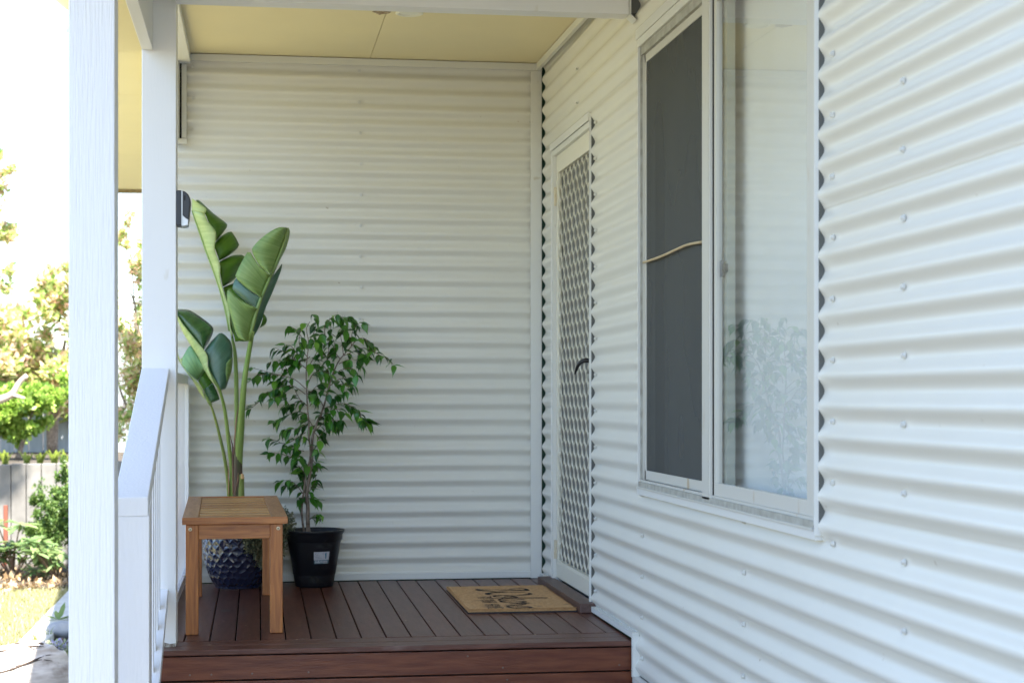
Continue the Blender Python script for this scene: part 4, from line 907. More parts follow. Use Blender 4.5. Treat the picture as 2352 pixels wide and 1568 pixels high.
stalk('stem_base', C2, [(585, 1245), (588, 1320), (584, 1420), (580, 1900)], [30 * KC, 40 * KC, 46 * KC, 48 * KC], (8.05, 8.07), M['stemy'])
stalk('cut_stump', C2, [(592, 1235), (600, 1290)], [14 * KC, 26 * KC], (8.02, 8.03), mat('cut_stem_end', (.62, .40, .20), .8))
for pts, r in (([(548, 275), (530, 380), (505, 560), (490, 760), (478, 960)], 9), ([(418, 650), (440, 760), (462, 860), (466, 1100), (470, 1500)], 12), ([(392, 1020), (402, 1130), (408, 1400), (410, 1520)], 7), ([(540, 1215), (535, 1300), (505, 1440), (490, 1560)], 8), ([(466, 1260), (470, 1380), (482, 1520)], 5)):
    stalk('leaf_sheath', C2, pts, [2 * KC, r * KC, r * KC, r * KC], 8.045 if r != 9 else (8.0, 8.02), M['sheath'])
# pot: egg-shaped body with dimples pressed in
PR = [(0.0, .100), (.02, .118), (.05, .134), (.10, .152), (.15, .163), (.20, .168), (.25, .167), (.30, .160), (.345, .148), (.36, .143)]
zz_, rr_ = [a for a, b in PR], [b for a, b in PR]
cells = []; row = 0; z = .012
while z < .35:
    nrow = 24
    for q in range(nrow): cells.append(((q + .5 * (row % 2) + random.uniform(-.16, .16)) * 2 * math.pi / nrow, z + random.uniform(-.005, .005), random.uniform(.88, 1.2)))
    z += .0285; row += 1
cells = np.array(cells)
NA, NZ = 420, 170; ang = np.linspace(0, 2 * np.pi, NA, endpoint=False); zs = np.linspace(0, .36, NZ)
Rz = np.interp(zs, zz_, rr_); Rs = np.convolve(np.pad(Rz, 8, mode='edge'), np.ones(17) / 17, 'valid')
vs = []; 
d1 = np.full((NZ, NA), 9.); d2 = np.full((NZ, NA), 9.)
for ca, cz, cw in cells:
    da = (ang[None, :] - ca + np.pi) % (2 * np.pi) - np.pi
    dd = np.hypot(da * Rs[:, None], (zs[:, None] - cz) * .92) / cw
    d2 = np.minimum(d2, np.maximum(d1, dd)); d1 = np.minimum(d1, dd)
edge_ = np.clip((d2 - d1) / .022, 0, 1)
dep_ = -.0052 * np.sqrt(edge_) * (1 - .0) 
fade = np.clip((.345 - zs) / .02, 0, 1)[:, None] * np.clip(zs / .01, 0, 1)[:, None]
RR = Rs[:, None] + .001 + dep_ * fade
q = MB(); q.v = [(float(RR[i, j] * math.cos(ang[j])), float(RR[i, j] * math.sin(ang[j])), float(zs[i])) for i in range(NZ) for j in range(NA)]
q.f = [(i * NA + j, i * NA + (j + 1) % NA, (i + 1) * NA + (j + 1) % NA, (i + 1) * NA + j) for i in range(NZ - 1) for j in range(NA)] + [tuple(range(NA))[::-1]]
q.mi = [0] * len(q.f)
b0 = len(q.v); n = NA
for r_, z_ in ((.146, .368), (.140, .371), (.132, .366), (.128, .33)): q.v += [(r_ * math.cos(t), r_ * math.sin(t), z_) for t in ang]
prev = (NZ - 1) * NA
for k_ in range(4):
    c_ = b0 + k_ * NA; q.f += [(prev + j, prev + (j + 1) % NA, c_ + (j + 1) % NA, c_ + j) for j in range(NA)]; prev = c_
q.mi = [0] * len(q.f)
o = q.build('pot', M['bluepot'], stz, smooth=True); o.matrix_basis = Matrix.Translation(pc)
o = MB().lathe([(.129, .325), (.129, .335)], 30).build('soil', M['soil'], stz); o.matrix_basis = Matrix.Translation(pc)
# trailing grey-green plant hanging over the right side of the navy pot
def leafcloud(name, m, parent, pts, size, label=None, cat=None, kind=None, up=.3, asp=.5, tint=None, cup=.25):
    pts = np.asarray(pts, float); n = len(pts)
    d = rng.normal(size=(n, 3)); d[:, 2] += up; d /= np.linalg.norm(d, axis=1)[:, None]
    s_ = np.cross(d, rng.normal(size=(n, 3))); s_ /= np.linalg.norm(s_, axis=1)[:, None]
    nn_ = np.cross(d, s_)
    L_ = (size * rng.uniform(.6, 1.25, n))[:, None]; Wd = L_ * asp
    a = pts; b = pts + d * L_ * .5 + s_ * Wd * .5 + nn_ * L_ * cup * .3; c = pts + d * L_; e = pts + d * L_ * .5 - s_ * Wd * .5 + nn_ * L_ * cup * .3
    v = np.stack([a, b, c, e], 1).reshape(-1, 3)
    me = bpy.data.meshes.new(name); me.vertices.add(n * 4); me.vertices.foreach_set('co', v.ravel())
    idx = np.arange(n * 4).reshape(n, 4); f = np.concatenate([idx[:, [0, 1, 2]], idx[:, [0, 2, 3]]], 1).reshape(-1)
    me.loops.add(n * 6); me.loops.foreach_set('vertex_index', f.astype(np.int32)); me.polygons.add(n * 2)
    me.polygons.foreach_set('loop_start', (np.arange(n * 2) * 3).astype(np.int32)); me.polygons.foreach_set('loop_total', np.full(n * 2, 3, np.int32))
    at = me.attributes.new('tint', 'FLOAT', 'FACE'); t = rng.uniform(0, 1, n) if tint is None else np.clip(tint + rng.normal(0, .12, n), 0, 1)
    at.data.foreach_set('value', np.repeat(t, 2).astype(np.float32)); me.materials.append(m); me.update(calc_edges=True)
    o = bpy.data.objects.new(name, me); C.objects.link(o)
    if parent is not None: o.parent = parent; o.matrix_parent_inverse = Matrix.Translation(-Vector(parent.location)) if parent.type == 'EMPTY' else Matrix()
    return tag(o, label, cat, kind=kind)
pts = []; strands = MB()
for i in range(230):
    a = R(random.uniform(-72, 30)); r0 = .125; L_ = random.uniform(.05, .26) * (1.0 if a > R(-50) else .95)
    x = r0 * math.cos(a); y = r0 * math.sin(a); z = .372; path = [(x * .7, y * .7, .35), (x, y, .378 + random.uniform(0, .02))]
    rr = .150 + random.uniform(.0, .022)
    while z > .372 - L_:
        z -= .02; a += random.uniform(-.05, .05); rq = max(rr, float(np.interp(z, zz_, rr_)) + .008 + .012 * random.random()) ; path.append((rq * math.cos(a), rq * math.sin(a), z))
    W_ = [Vector(p) + pc for p in path]; W_ = cr(W_, len(path) * 3); strands.tube(W_, .0007, 4)
    for p in W_[4:]:
        for _ in range(2): pts.append((p.x + random.gauss(0, .004), p.y + random.gauss(0, .004), p.z + random.gauss(0, .005)))
for c_, r_, n_ in (((.205, -.06, .30), (.075, .07, .085), 1500), ((.19, -.08, .21), (.045, .05, .08), 600), ((.07, -.17, .27), (.055, .035, .11), 1300), ((.12, -.15, .17), (.035, .03, .08), 450), ((.13, -.12, .36), (.10, .10, .045), 1500), ((.16, -.12, .09), (.012, .012, .05), 60)):
    for q_ in rng.normal(size=(n_, 3)):
        q_ = q_ / np.linalg.norm(q_) * rng.uniform(.35, 1.0) ; w_ = Vector((c_[0] + q_[0] * r_[0], c_[1] + q_[1] * r_[1], c_[2] + q_[2] * r_[2])); w_ += pc; w_.z += .008 * math.sin(w_.x * 190)
        if w_.y < -.02: pts.append(tuple(w_))
tp = thing('trailing_plant', 'grey-green trailing plant spilling over the right side of the navy pot', 'plant', pc + Vector((.1, -.05, .35)))
strands.build('trailing_stems', M['twig'], tp)['kind'] = 'stuff'
leafcloud('foliage', M['trail'], tp, pts, .0125, kind='stuff', asp=.85)

# ------------------------------------------------------------------ ficus in the black pot
fc = P(722, 1340, 8.205); fc.z = dz(fc.y) + .0005
fi = thing('potted_ficus', 'bushy small-leaved weeping fig in black plastic pot against the back wall', 'potted plant', fc)
q = MB(); q.lathe([(.088, 0), (.092, .004), (.100, .055), (.1005, .058), (.1025, .060), (.117, .155), (.1185, .158), (.128, .215), (.130, .222), (.135, .226), (.136, .250), (.143, .258), (.146, .268), (.146, .272), (.140, .273), (.136, .264), (.134, .24)], 72)
o = q.build('pot', M['blackpot'], fi, smooth=True); o.matrix_basis = Matrix.Translation(fc)
q = MB(); vs = []; 
for i in range(9):
    for j in range(40):
        r = .134 * i / 8; t = 2 * math.pi * j / 40; vs.append((r * math.cos(t), r * math.sin(t), .246 + .006 * noise.noise(Vector((r * 40 * math.cos(t), r * 40 * math.sin(t), 2)))))
q.add(vs, [(i * 40 + j, i * 40 + (j + 1) % 40, (i + 1) * 40 + (j + 1) % 40, (i + 1) * 40 + j) for i in range(8) for j in range(40)])
o = q.build('soil', M['soil'], fi, smooth=True); o.matrix_basis = Matrix.Translation(fc)
# round water hole low on the pot and product sticker, both curved onto the wall of the pot
def onpot(ang_, z, off): r = float(np.interp(z, [0, .055, .155, .215], [.090, .100, .117, .128])) + off; return fc + Vector((r * math.sin(ang_), -r * math.cos(ang_), z))
q = MB(); n = 20; cc = [onpot(-.10 + .19 * math.cos(2 * math.pi * i / n), .038 + .020 * math.sin(2 * math.pi * i / n), .0012) for i in range(n)]
q.add(cc, [tuple(range(n))]); q.build('overflow_opening', M['dark'], fi)
def stick(a0, a1, z0, z1, off, name, m, parent, shear=-.0):
    q = MB(); n = 10; q.add([onpot(a0 + (a1 - a0) * i / n, z, off) for i in range(n + 1) for z in (z0, z1)], [(2 * i, 2 * i + 2, 2 * i + 3, 2 * i + 1) for i in range(n)]); return q.build(name, m, parent)
sa0, sa1, sz0, sz1 = -.05, .60, .117, .174
M['paper'] = mat('sticker_paper', (.50, .51, .56), .5); M['teal'] = mat('sticker_band', (.12, .19, .23), .5); M['print'] = mat('sticker_print', (.12, .12, .15), .6); M['blueprint'] = mat('sticker_picture', (.03, .16, .26), .5)
stk = stick(sa0, sa1, sz0, sz1, .0010, 'sticker', M['paper'], fi)
stick(sa0, sa1, sz0, sz0 + .0175, .0014, 'sticker_band', M['teal'], stk)
stick(sa0 + .40, sa0 + .58, sz0 + .002, sz0 + .0135, .0017, 'barcode', M['paper'], stk)
q = MB(); a = sa0 + .42
while a < sa0 + .56:
    w = random.choice((.003, .006, .010)); b = len(q.v); q.add([onpot(a, sz0 + .004, .0020), onpot(a + w, sz0 + .004, .0020), onpot(a + w, sz0 + .0105, .0020), onpot(a, sz0 + .0105, .0020)], [(0, 1, 2, 3)]); a += w + random.choice((.004, .007))
q.build('barcode_lines', M['print'], stk)
def text_on(txt, size, a0, z0, off, m, name):
    cu = bpy.data.curves.new('t', 'FONT'); cu.body = txt; cu.size = size; ob = bpy.data.objects.new('t', cu); C.objects.link(ob)
    bpy.context.view_layer.update(); me0 = ob.to_mesh(); q = MB()
    q.add([onpot(a0 + v.co.x / .112, z0 + v.co.y, off) for v in me0.vertices], [tuple(p.vertices) for p in me0.polygons]); ob.to_mesh_clear(); bpy.data.objects.remove(ob)
    return q.build(name, m, stk)
text_on('eden', .0190, sa0 + .045, sz0 + .0040, .0019, mat('sticker_white', (.75, .77, .8), .5), 'lettering')
q = MB()
def bar(a0, a1, z, h=.0009): q.add([onpot(a0, z, .0018), onpot(a1, z, .0018), onpot(a1, z + h, .0018), onpot(a0, z + h, .0018)], [(0, 1, 2, 3)])
bar(sa0 + .05, sa0 + .20, sz1 - .0055); bar(sa0 + .05, sa0 + .40, sz1 - .0100, .0018)
for i, e in enumerate((.16, .18, .20, .12, .21, .24, .22, .30, .28)):
    x = sa0 + .05
    while x < sa0 + e + .03: w = random.uniform(.01, .03); bar(x, min(x + w, sa0 + e + .03), sz1 - .0128 - i * .0026, .0007); x += w + .006
q.build('small_print', M['print'], stk)
q = MB()
pl = [(.10, .0), (.085, -.006), (.095, -.006), (.088, -.011), (.097, -.0112), (.092, -.026), (.078, -.0290), (.064, -.026), (.059, -.0112), (.05, -.011), (.057, -.006), (.045, -.003), (.06, .001), (.07, -.001), (.078, .003), (.088, .0)]
q.add([onpot(sa0 + .38 + a * 1.5, sz1 - .0065 + z * .95, .0018) for a, z in [(p[0], p[1]) for p in pl]], [tuple(range(len(pl)))]); q.build('pot_picture', M['blueprint'], stk)

trunk_pts = [(460, 1525), (455, 1440), (455, 1330), (448, 1250), (462, 1150), (480, 1040), (487, 960), (485, 880), (500, 810), (530, 730), (560, 660), (580, 590), (600, 510), (625, 430), (660, 345), (700, 290), (755, 230), (790, 170)]
FD = 8.20
def fz(p, d=0): q_ = Z8(p[0], p[1]); return P(q_[0], q_[1], FD + (p[2] if len(p) > 2 else 0) + d)
tk = cr([fz(p) for p in trunk_pts], 60); tk[0].z = fc.z + .245
MB().tube(tk, np.interp(np.linspace(0, 1, 60), [0, .03, .2, .4, .7, 1], [.0150, .0095, .0085, .0065, .0042, .002]).tolist(), 12).build('trunk', M['bark'], fi, smooth=True)
st2 = [(430, 1525), (415, 1400), (415, 1320), (432, 1200), (446, 1110), (466, 1020), (473, 950), (462, 850), (462, 760), (452, 640), (447, 520), (444, 400), (452, 300), (460, 200), (445, 110), (470, 60)]
t2 = cr([fz(p, -.012) for p in st2], 60); t2[0].z = fc.z + .245
MB().tube(t2, np.interp(np.linspace(0, 1, 60), [0, .3, .7, 1], [.0055, .0048, .0032, .0014]).tolist(), 10).build('trunk', M['bark'], fi, smooth=True)
# leaf shapes: pointed, folded on the midrib, arching
def fmesh(L_, wd, arch, fold, m):
    q = MB(); n = 9; prof = [0, .30, .44, .50, .48, .40, .28, .15, .05, .012]
    for i in range(n + 1):
        t = i / n; x = L_ * t; z = -arch * L_ * t * t; w = wd * prof[i]
        q.v += [(x, w, z + fold * w), (x, 0, z), (x, -w, z + fold * w)]
    for i in range(n):
        a = 3 * i; q.f += [(a, a + 1, a + 4, a + 3), (a + 1, a + 2, a + 5, a + 4)]
    q.v += [(-.012, .0006, .003), (-.012, -.0006, .003)]; q.f.append((3 * 0 + 1, len(q.v) - 2, len(q.v) - 1)); q.mi = [0] * len(q.f)
    o = q.build('leaf', m, smooth=True); me = o.data; bpy.data.objects.remove(o); return me
FM = [fmesh(l, w, a, f, M['ficus%d' % c]) for c in range(4) for l, w, a, f in ((.062, .032, .25, .35), (.055, .027, .55, .45), (.070, .034, .15, .25))]
FMi = [(0, 0), (1, 0)]
twigs = [  # zoomed readings; each: polyline with depth shift
 [(745, 240), (800, 180), (850, 175), (900, 230)], [(900, 260, -.03), (940, 285, -.05), (1000, 310, -.08), (1050, 360, -.08)], [(690, 300), (760, 270), (830, 240), (870, 250)],
 [(670, 350), (740, 320), (800, 330), (820, 370)], [(640, 420), (690, 390), (760, 380), (790, 430)], [(610, 500), (660, 460), (720, 450), (760, 490)], [(755, 230), (760, 140), (790, 80), (840, 60)],
 [(700, 290), (690, 200), (680, 140), (720, 120)], [(640, 400), (600, 330), (550, 270), (510, 200)], [(600, 300), (600, 200), (610, 120), (600, 50)], [(580, 180), (570, 90), (620, 30), (660, 10)], [(640, 60), (690, 30), (740, 40), (770, 70)],
 [(460, 200), (500, 130), (510, 60), (490, 10)], [(450, 250), (420, 180), (380, 120), (330, 90)], [(450, 300), (400, 230), (400, 140), (430, 70)], [(440, 380), (370, 320), (320, 280), (230, 240)], [(380, 340), (330, 300), (290, 330), (240, 330)],
 [(444, 400), (500, 300), (540, 220), (540, 150)], [(330, 430), (300, 370), (260, 350), (200, 340)], [(440, 520), (360, 455), (250, 425), (120, 390), (60, 375)], [(250, 430), (180, 420), (110, 430), (40, 480, .02)],
 [(440, 560), (350, 500), (270, 510), (200, 540), (140, 560)], [(200, 560), (150, 580), (120, 610), (60, 660, .02)], [(450, 640), (400, 600), (340, 640), (290, 650)], [(460, 700), (400, 680), (320, 700), (230, 745)], [(460, 760), (400, 790), (330, 800), (290, 800)],
 [(350, 660), (300, 600), (260, 570), (215, 590)], [(470, 640), (520, 560), (560, 530), (600, 560)], [(560, 660), (640, 630), (720, 625), (780, 660)], [(700, 630), (760, 650), (810, 690), (830, 740)], [(820, 720), (850, 740), (860, 760)],
 [(530, 740), (600, 680), (660, 660), (700, 690)], [(520, 880), (560, 820), (600, 780), (640, 760)], [(500, 820), (560, 760), (620, 740), (690, 740)], [(440, 820), (380, 860), (300, 900), (240, 880), (190, 865)],
 [(430, 950), (380, 940), (340, 920), (300, 930)], [(400, 1020), (320, 985), (250, 965), (190, 965)], [(460, 1050), (420, 1010), (400, 980), (390, 1000)], [(490, 1010), (510, 1040), (530, 1060)], [(450, 1130), (400, 1060), (370, 1040)],
 [(440, 1190), (420, 1130), (430, 1080), (470, 1060)], [(430, 1260), (390, 1200), (330, 1150), (270, 1160)], [(380, 1190), (330, 1170), (300, 1190)], [(450, 1250), (490, 1190), (510, 1140), (500, 1110)], [(450, 1280), (480, 1275), (520, 1290)], [(440, 1300), (410, 1290), (410, 1270)],
 [(470, 1420), (490, 1400), (520, 1385), (535, 1395)], [(470, 300), (430, 330), (390, 330), (350, 360)], [(460, 480), (490, 420), (540, 400), (600, 420)], [(447, 560), (480, 540), (520, 500), (560, 480)], [(620, 450), (590, 400), (560, 360), (520, 350)],
 [(680, 320), (640, 260), (640, 200), (620, 170)], [(760, 200), (730, 150), (700, 130), (690, 90)], [(560, 640), (540, 600), (500, 570), (480, 560)], [(500, 800), (460, 730), (420, 700), (370, 690)], [(500, 820), (540, 880), (520, 920), (530, 960)], [(430, 640), (380, 560), (360, 520), (320, 500)],
 [(850, 180), (880, 230), (870, 290), (830, 330)], [(640, 500), (690, 490), (740, 500), (720, 540)], [(650, 620), (640, 580), (660, 560)], [(380, 900), (400, 870), (430, 850)], [(545, 720), (560, 690), (590, 700)],
 [(400, 300), (360, 250), (330, 220), (300, 220)], [(330, 480), (290, 450), (260, 460), (230, 470)], [(300, 560), (270, 540), (250, 560)], [(800, 280), (830, 300), (850, 290)]]
leafs = []; tw = MB()
for k_, t_ in enumerate(twigs):
    off = random.uniform(-.10, .05); W_ = []
    for i, p in enumerate(t_): W_.append(fz(p, off * i / max(1, len(t_) - 1)))
    n = max(8, int(sum((W_[i + 1] - W_[i]).length for i in range(len(W_) - 1)) / .018)); W_ = cr(W_, n)
    tw.tube(W_, np.linspace(.0022, .0009, n).tolist(), 5)
    for i in range(1, n):
        if i < n * .25 and n > 10: continue
        for s_ in ((1, -1) if (i % 2 or i == n - 1) else (random.choice((1, -1)),)):
            if random.random() < .14 and i < n - 2: continue
            leafs.append((W_[i], (W_[i] - W_[i - 1]).normalized(), s_, i == n - 1, k_))
tw.build('twigs', M['twig'], fi)['kind'] = 'stuff'
bx_ = MB()
random.shuffle(leafs)
extra = []
for i, (p, d, s_, tip, k_) in enumerate(leafs):
    az = math.atan2(d.y, d.x) + s_ * random.uniform(.5, 1.4); pitch = random.uniform(.15, -1.05)
    if k_ % 3 == 0: pitch -= .15
    yv = random.gauss(0, .5)
    X = Vector((math.cos(az) * math.cos(pitch), (math.sin(az) * .8 + yv * .3) * math.cos(pitch), math.sin(pitch))).normalized()
    Yv = Vector((0, 0, 1)).cross(X).normalized(); Yv = (Yv + Vector((random.gauss(0, .35), random.gauss(0, .35), random.gauss(0, .35)))).normalized(); Yv = (Yv - X * Yv.dot(X)).normalized(); Zv = X.cross(Yv)
    s0 = random.uniform(.70, 1.12)
    M4 = Matrix.Translation(p) @ Matrix((( X.x, Yv.x, Zv.x, 0), (X.y, Yv.y, Zv.y, 0), (X.z, Yv.z, Zv.z, 0), (0, 0, 0, 1))) @ Matrix.Scale(s0, 4)
    tipp = M4 @ Vector((.065, 0, 0))
    if tipp.y > -.012: continue
    rr = random.random(); ci = 3 if rr < .28 else (0 if rr < .60 else (1 if rr < .88 else 2)); me = FM[ci * 3 + random.randrange(3)]
    if i < 300: share('leaf', me, fi, M4)
    else: extra.append((me, M4))
grp = MB(); mats_ = [M['ficus%d' % c] for c in range(4)]
for me, M4 in extra: grp.add([M4 @ v.co for v in me.vertices], [tuple(p.vertices) for p in me.polygons], mats_.index(me.materials[0]))
o = grp.build('leaves', mats_, fi, smooth=True); o['kind'] = 'stuff'
print('ficus leaves', len(leafs), 'extra', len(extra))

# ------------------------------------------------------------------ the garden on the left
def blob(c, r, n, shell=.55):
    d = rng.normal(size=(n, 3)); d /= np.linalg.norm(d, axis=1)[:, None]
    rad = rng.uniform(shell, 1.0, n)[:, None]; return np.asarray(c) + d * rad * np.asarray(r)
def crown(blobs, n):
    out = []
    for c, r in blobs:
        v = r[0] * r[1] * r[2]; out.append((c, r, v ** .66))
    tot = sum(o_[2] for o_ in out); pts = []
    for c, r, w in out:
        k_ = int(n * w / tot)
        sub = [np.asarray(c) + rng.normal(0, .42, 3) * np.asarray(r) for _ in range(max(3, int(k_ / 90)))]
        for s_ in sub: pts.append(blob(s_, np.asarray(r) * .30, int(k_ / len(sub)) + 1, .1))
    return np.concatenate(pts)
def Pg(px, py, dep): q = P(px, py, dep); return (q.x, q.y, q.z)
def tree(name, label, cat, base, trunk, blobs, n, size, m, tr=.06, group=None, asp=.45, tint=None):
    t = thing(name, label, cat, base, group)
    tb = MB(); b = Vector(base)
    for pth in trunk: tb.tube(cr([Vector(p) for p in pth], 12), np.linspace(tr, tr * .25, 12).tolist(), 8)
    tb.build('trunk', M['bark'], t, smooth=True)
    leafcloud('crown', m, t, crown(blobs, n), size, asp=asp, tint=tint); return t
GU = .28  # upper terrace level
MB_ = MB(); MB_.box((-14, 7.02, GZ), (1, 30, GU)); tag(MB_.build('upper_garden_ground', M['mulch']), kind='structure')
d = 19.
b = P(120, 1000, d); b.z = GU
tree('photinia_tree', 'large red-tipped photinia crown filling the middle left behind the near post', 'tree', b,
     [[b, P(110, 900, d), P(80, 800, d)], [b, P(130, 900, d), P(150, 780, d)]],
     [(Pg(40, 760, d), (.50, .6, .45)), (Pg(120, 700, d), (.38, .6, .40)), (Pg(0, 850, d), (.5, .6, .45)), (Pg(100, 830, d), (.5, .6, .45)), (Pg(-60, 760, d), (.6, .6, .6)), (Pg(150, 620, d), (.30, .4, .25)), (Pg(200, 740, d), (.5, .6, .8)), (Pg(170, 900, d), (.5, .6, .5))], 12500, .10, M['photinia'])
b = P(-60, 1000, 17); b.z = GU
tree('photinia_tree', 'tall sparse photinia with loose red tips at the far left edge', 'tree', b,
     [[b, P(-60, 800, 17), P(-20, 600, 17)], [b, P(-50, 700, 17), P(-40, 450, 17)]],
     [(Pg(-20, 430, 17), (.30, .3, .28)), (Pg(10, 405, 17), (.18, .3, .16)), (Pg(-15, 520, 17), (.26, .3, .22)), (Pg(-8, 640, 17), (.24, .3, .24)), (Pg(-70, 520, 17), (.4, .4, .6))], 2600, .075, M['photinia'], tr=.03)
b = P(330, 1100, 14.5); b.z = GZ
tree('photinia_tree', 'photinia with dark red shoots standing between the two white posts', 'tree', b,
     [[b, P(320, 900, 14.5), P(300, 560, 14.5)], [P(330, 900, 14.5), P(310, 700, 14.5), P(270, 640, 14.5)], [P(330, 980, 14.5), P(290, 930, 14.5), P(265, 860, 14.5)]],
     [(Pg(320, 620, 14.5), (.12, .3, .32)), (Pg(300, 520, 14.5), (.10, .12, .10)), (Pg(275, 540, 14.5), (.08, .12, .12)), (Pg(315, 760, 14.5), (.22, .3, .30)), (Pg(300, 880, 14.5), (.30, .35, .32)), (Pg(310, 1010, 14.5), (.32, .35, .36)), (Pg(290, 1140, 14.5), (.3, .35, .3)), (Pg(370, 800, 14.5), (.35, .3, .8))], 6500, .062, M['photinia'], tr=.018)
d = 17.2; b = P(40, 1040, d); b.z = GU
t_ = tree('maple_shrub', 'bright green round-leaved shrub below the photinia with a pale cut branch', 'shrub', b,
     [[b, P(60, 990, d), P(80, 930, d)]],
     [(Pg(70, 930, d), (.32, .4, .22)), (Pg(10, 960, d), (.34, .4, .22)), (Pg(110, 910, d), (.25, .35, .16)), (Pg(60, 985, d), (.28, .3, .12)), (Pg(-50, 940, d), (.4, .4, .3)), (Pg(20, 905, d), (.25, .3, .12))], 9000, .062, M['bright'], tr=.03, asp=.75)
MB().tube(cr([P(-25, 925, 16.6), P(0, 918, 16.6), P(28, 905, 16.6), P(45, 878, 16.6), P(62, 862, 16.6)], 16), np.linspace(.045, .022, 16).tolist(), 10).build('pale_branch', mat('pale_branch_wood', (.5, .42, .33), .8), t_, smooth=True)  # paler wood colour than the trunk bark
MB().tube([P(26, 906, 16.6), P(56, 914, 16.5)], [.02, .012], 8).build('pale_branch', bpy.data.materials['pale_branch_wood'], t_, smooth=True)
# paling fence far back
fn = thing('paling_fence', 'pale blue-grey paling fence in the shade behind the shrubs', 'fence', P(60, 1020, 20))
for i in range(100):
    x = -17.6 + i * .16; MB().box((x, 11.6, GU - .1), (x + .152, 11.62, GU + 1.15 + random.uniform(-.01, .01))).build('paling', M['fence'], fn)
MB().box((-17.6, 11.63, GU + .3), (-1.7, 11.67, GU + .38)).build('fence_rail', M['fence'], fn); MB().box((-17.6, 11.63, GU + .85), (-1.7, 11.67, GU + .93)).build('fence_rail', M['fence'], fn)
# retaining wall of cement panels
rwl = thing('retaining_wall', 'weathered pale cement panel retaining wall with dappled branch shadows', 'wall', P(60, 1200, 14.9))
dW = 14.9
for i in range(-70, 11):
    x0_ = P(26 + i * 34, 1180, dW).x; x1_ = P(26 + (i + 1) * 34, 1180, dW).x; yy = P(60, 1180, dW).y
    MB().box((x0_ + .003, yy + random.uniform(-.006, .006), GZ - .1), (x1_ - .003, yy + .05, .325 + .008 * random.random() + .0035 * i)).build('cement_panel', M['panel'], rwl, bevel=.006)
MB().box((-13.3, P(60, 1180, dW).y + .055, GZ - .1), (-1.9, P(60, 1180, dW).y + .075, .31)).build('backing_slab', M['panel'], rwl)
# limb of a tall tree above the frame whose branches dapple the retaining wall
b = Vector((-6.5, 4.6, GZ))
tree('garden_tree', 'tall tree whose branches overhang the lawn above the frame', 'tree', b,
     [[b, b + Vector((.3, .2, 2.5)), b + Vector((.9, .4, 4.9))], [b + Vector((.6, .3, 4.0)), b + Vector((2.0, .4, 5.0)), b + Vector((3.3, .6, 5.3))], [b + Vector((1.6, .35, 4.8)), b + Vector((2.4, .9, 5.6))]],
     [(b + Vector((1.4, .6, 5.5)), (.8, .7, .35)), (b + Vector((2.6, .5, 5.5)), (.8, .6, .3)), (b + Vector((3.5, .5, 5.5)), (.5, .5, .25)), (b + Vector((.3, .2, 5.7)), (.9, .9, .5))], 2300, .13, M['bright'], tr=.11)
# ferns along its top
for i, px in enumerate((12, 62, 92, 125, 150, -20)):
    b = P(px, 1062, 15.3); b.z = .30; t = thing('fern', ['yellow-green fern on the wall top, leftmost', 'yellow-green fern on the wall top, second from left', 'yellow-green fern on the wall top, third from left', 'yellow-green fern on the wall top beside the gap', 'yellow-green fern on the wall top next to the near post', 'yellow-green fern on the wall top at the frame edge'][i], 'fern', b, 'ferns along the retaining wall top')
    q = MB(); tint = []
    for f in range(16):
        a = R(random.uniform(0, 360)); L_ = random.uniform(.10, .19); 
        for s_ in range(9):
            tt = s_ / 9; p0 = b + Vector((math.cos(a) * L_ * .5 * tt, math.sin(a) * L_ * .5 * tt, L_ * (tt * 1.1 - .35 * tt * tt)))
            w = .035 * (1 - tt * .8); dd = Vector((-math.sin(a), math.cos(a), .2)) * w
            q.add([p0, p0 + dd, p0 + Vector((0, 0, .016))], [(0, 1, 2)]); q.add([p0, p0 - dd, p0 + Vector((0, 0, .016))], [(0, 1, 2)]); tint += [random.random()] * 2
    q.tint = tint; q.build('fronds', M['fern'], t)
MB().box((P(9, 1160, 14).x, P(9, 1160, 14).y, GZ), (P(17, 1160, 14).x, P(17, 1160, 14).y + .04, P(9, 1160, 14).z))
q = MB(); q.tube([P(10, 1300, 14.2), P(13, 1240, 14.2), P(13, 1160, 14.2)], .019, 8); tag(q.build('garden_stake', M['stake']), 'reddish timber stake standing in front of the cement retaining wall', 'stake')
d = 14.2
b = P(120, 1300, d); b.z = GZ
tree('clipped_shrub', 'dense dark green small-leaved shrub beside the near post, against the wall', 'shrub', b, [[b, P(115, 1250, d), P(110, 1180, d)]],
     [(Pg(125, 1230, d), (.17, .3, .17)), (Pg(92, 1215, d), (.16, .3, .14)), (Pg(140, 1130, d), (.10, .2, .16)), (Pg(88, 1155, d), (.10, .15, .12)), (Pg(120, 1180, d), (.14, .2, .12)), (Pg(75, 1250, d), (.14, .2, .13)), (Pg(145, 1070, d), (.06, .15, .10)), (Pg(170, 1180, d), (.3, .3, .3)), (Pg(110, 1280, d), (.2, .2, .10))], 15000, .032, M['box'], tr=.02, asp=.6)
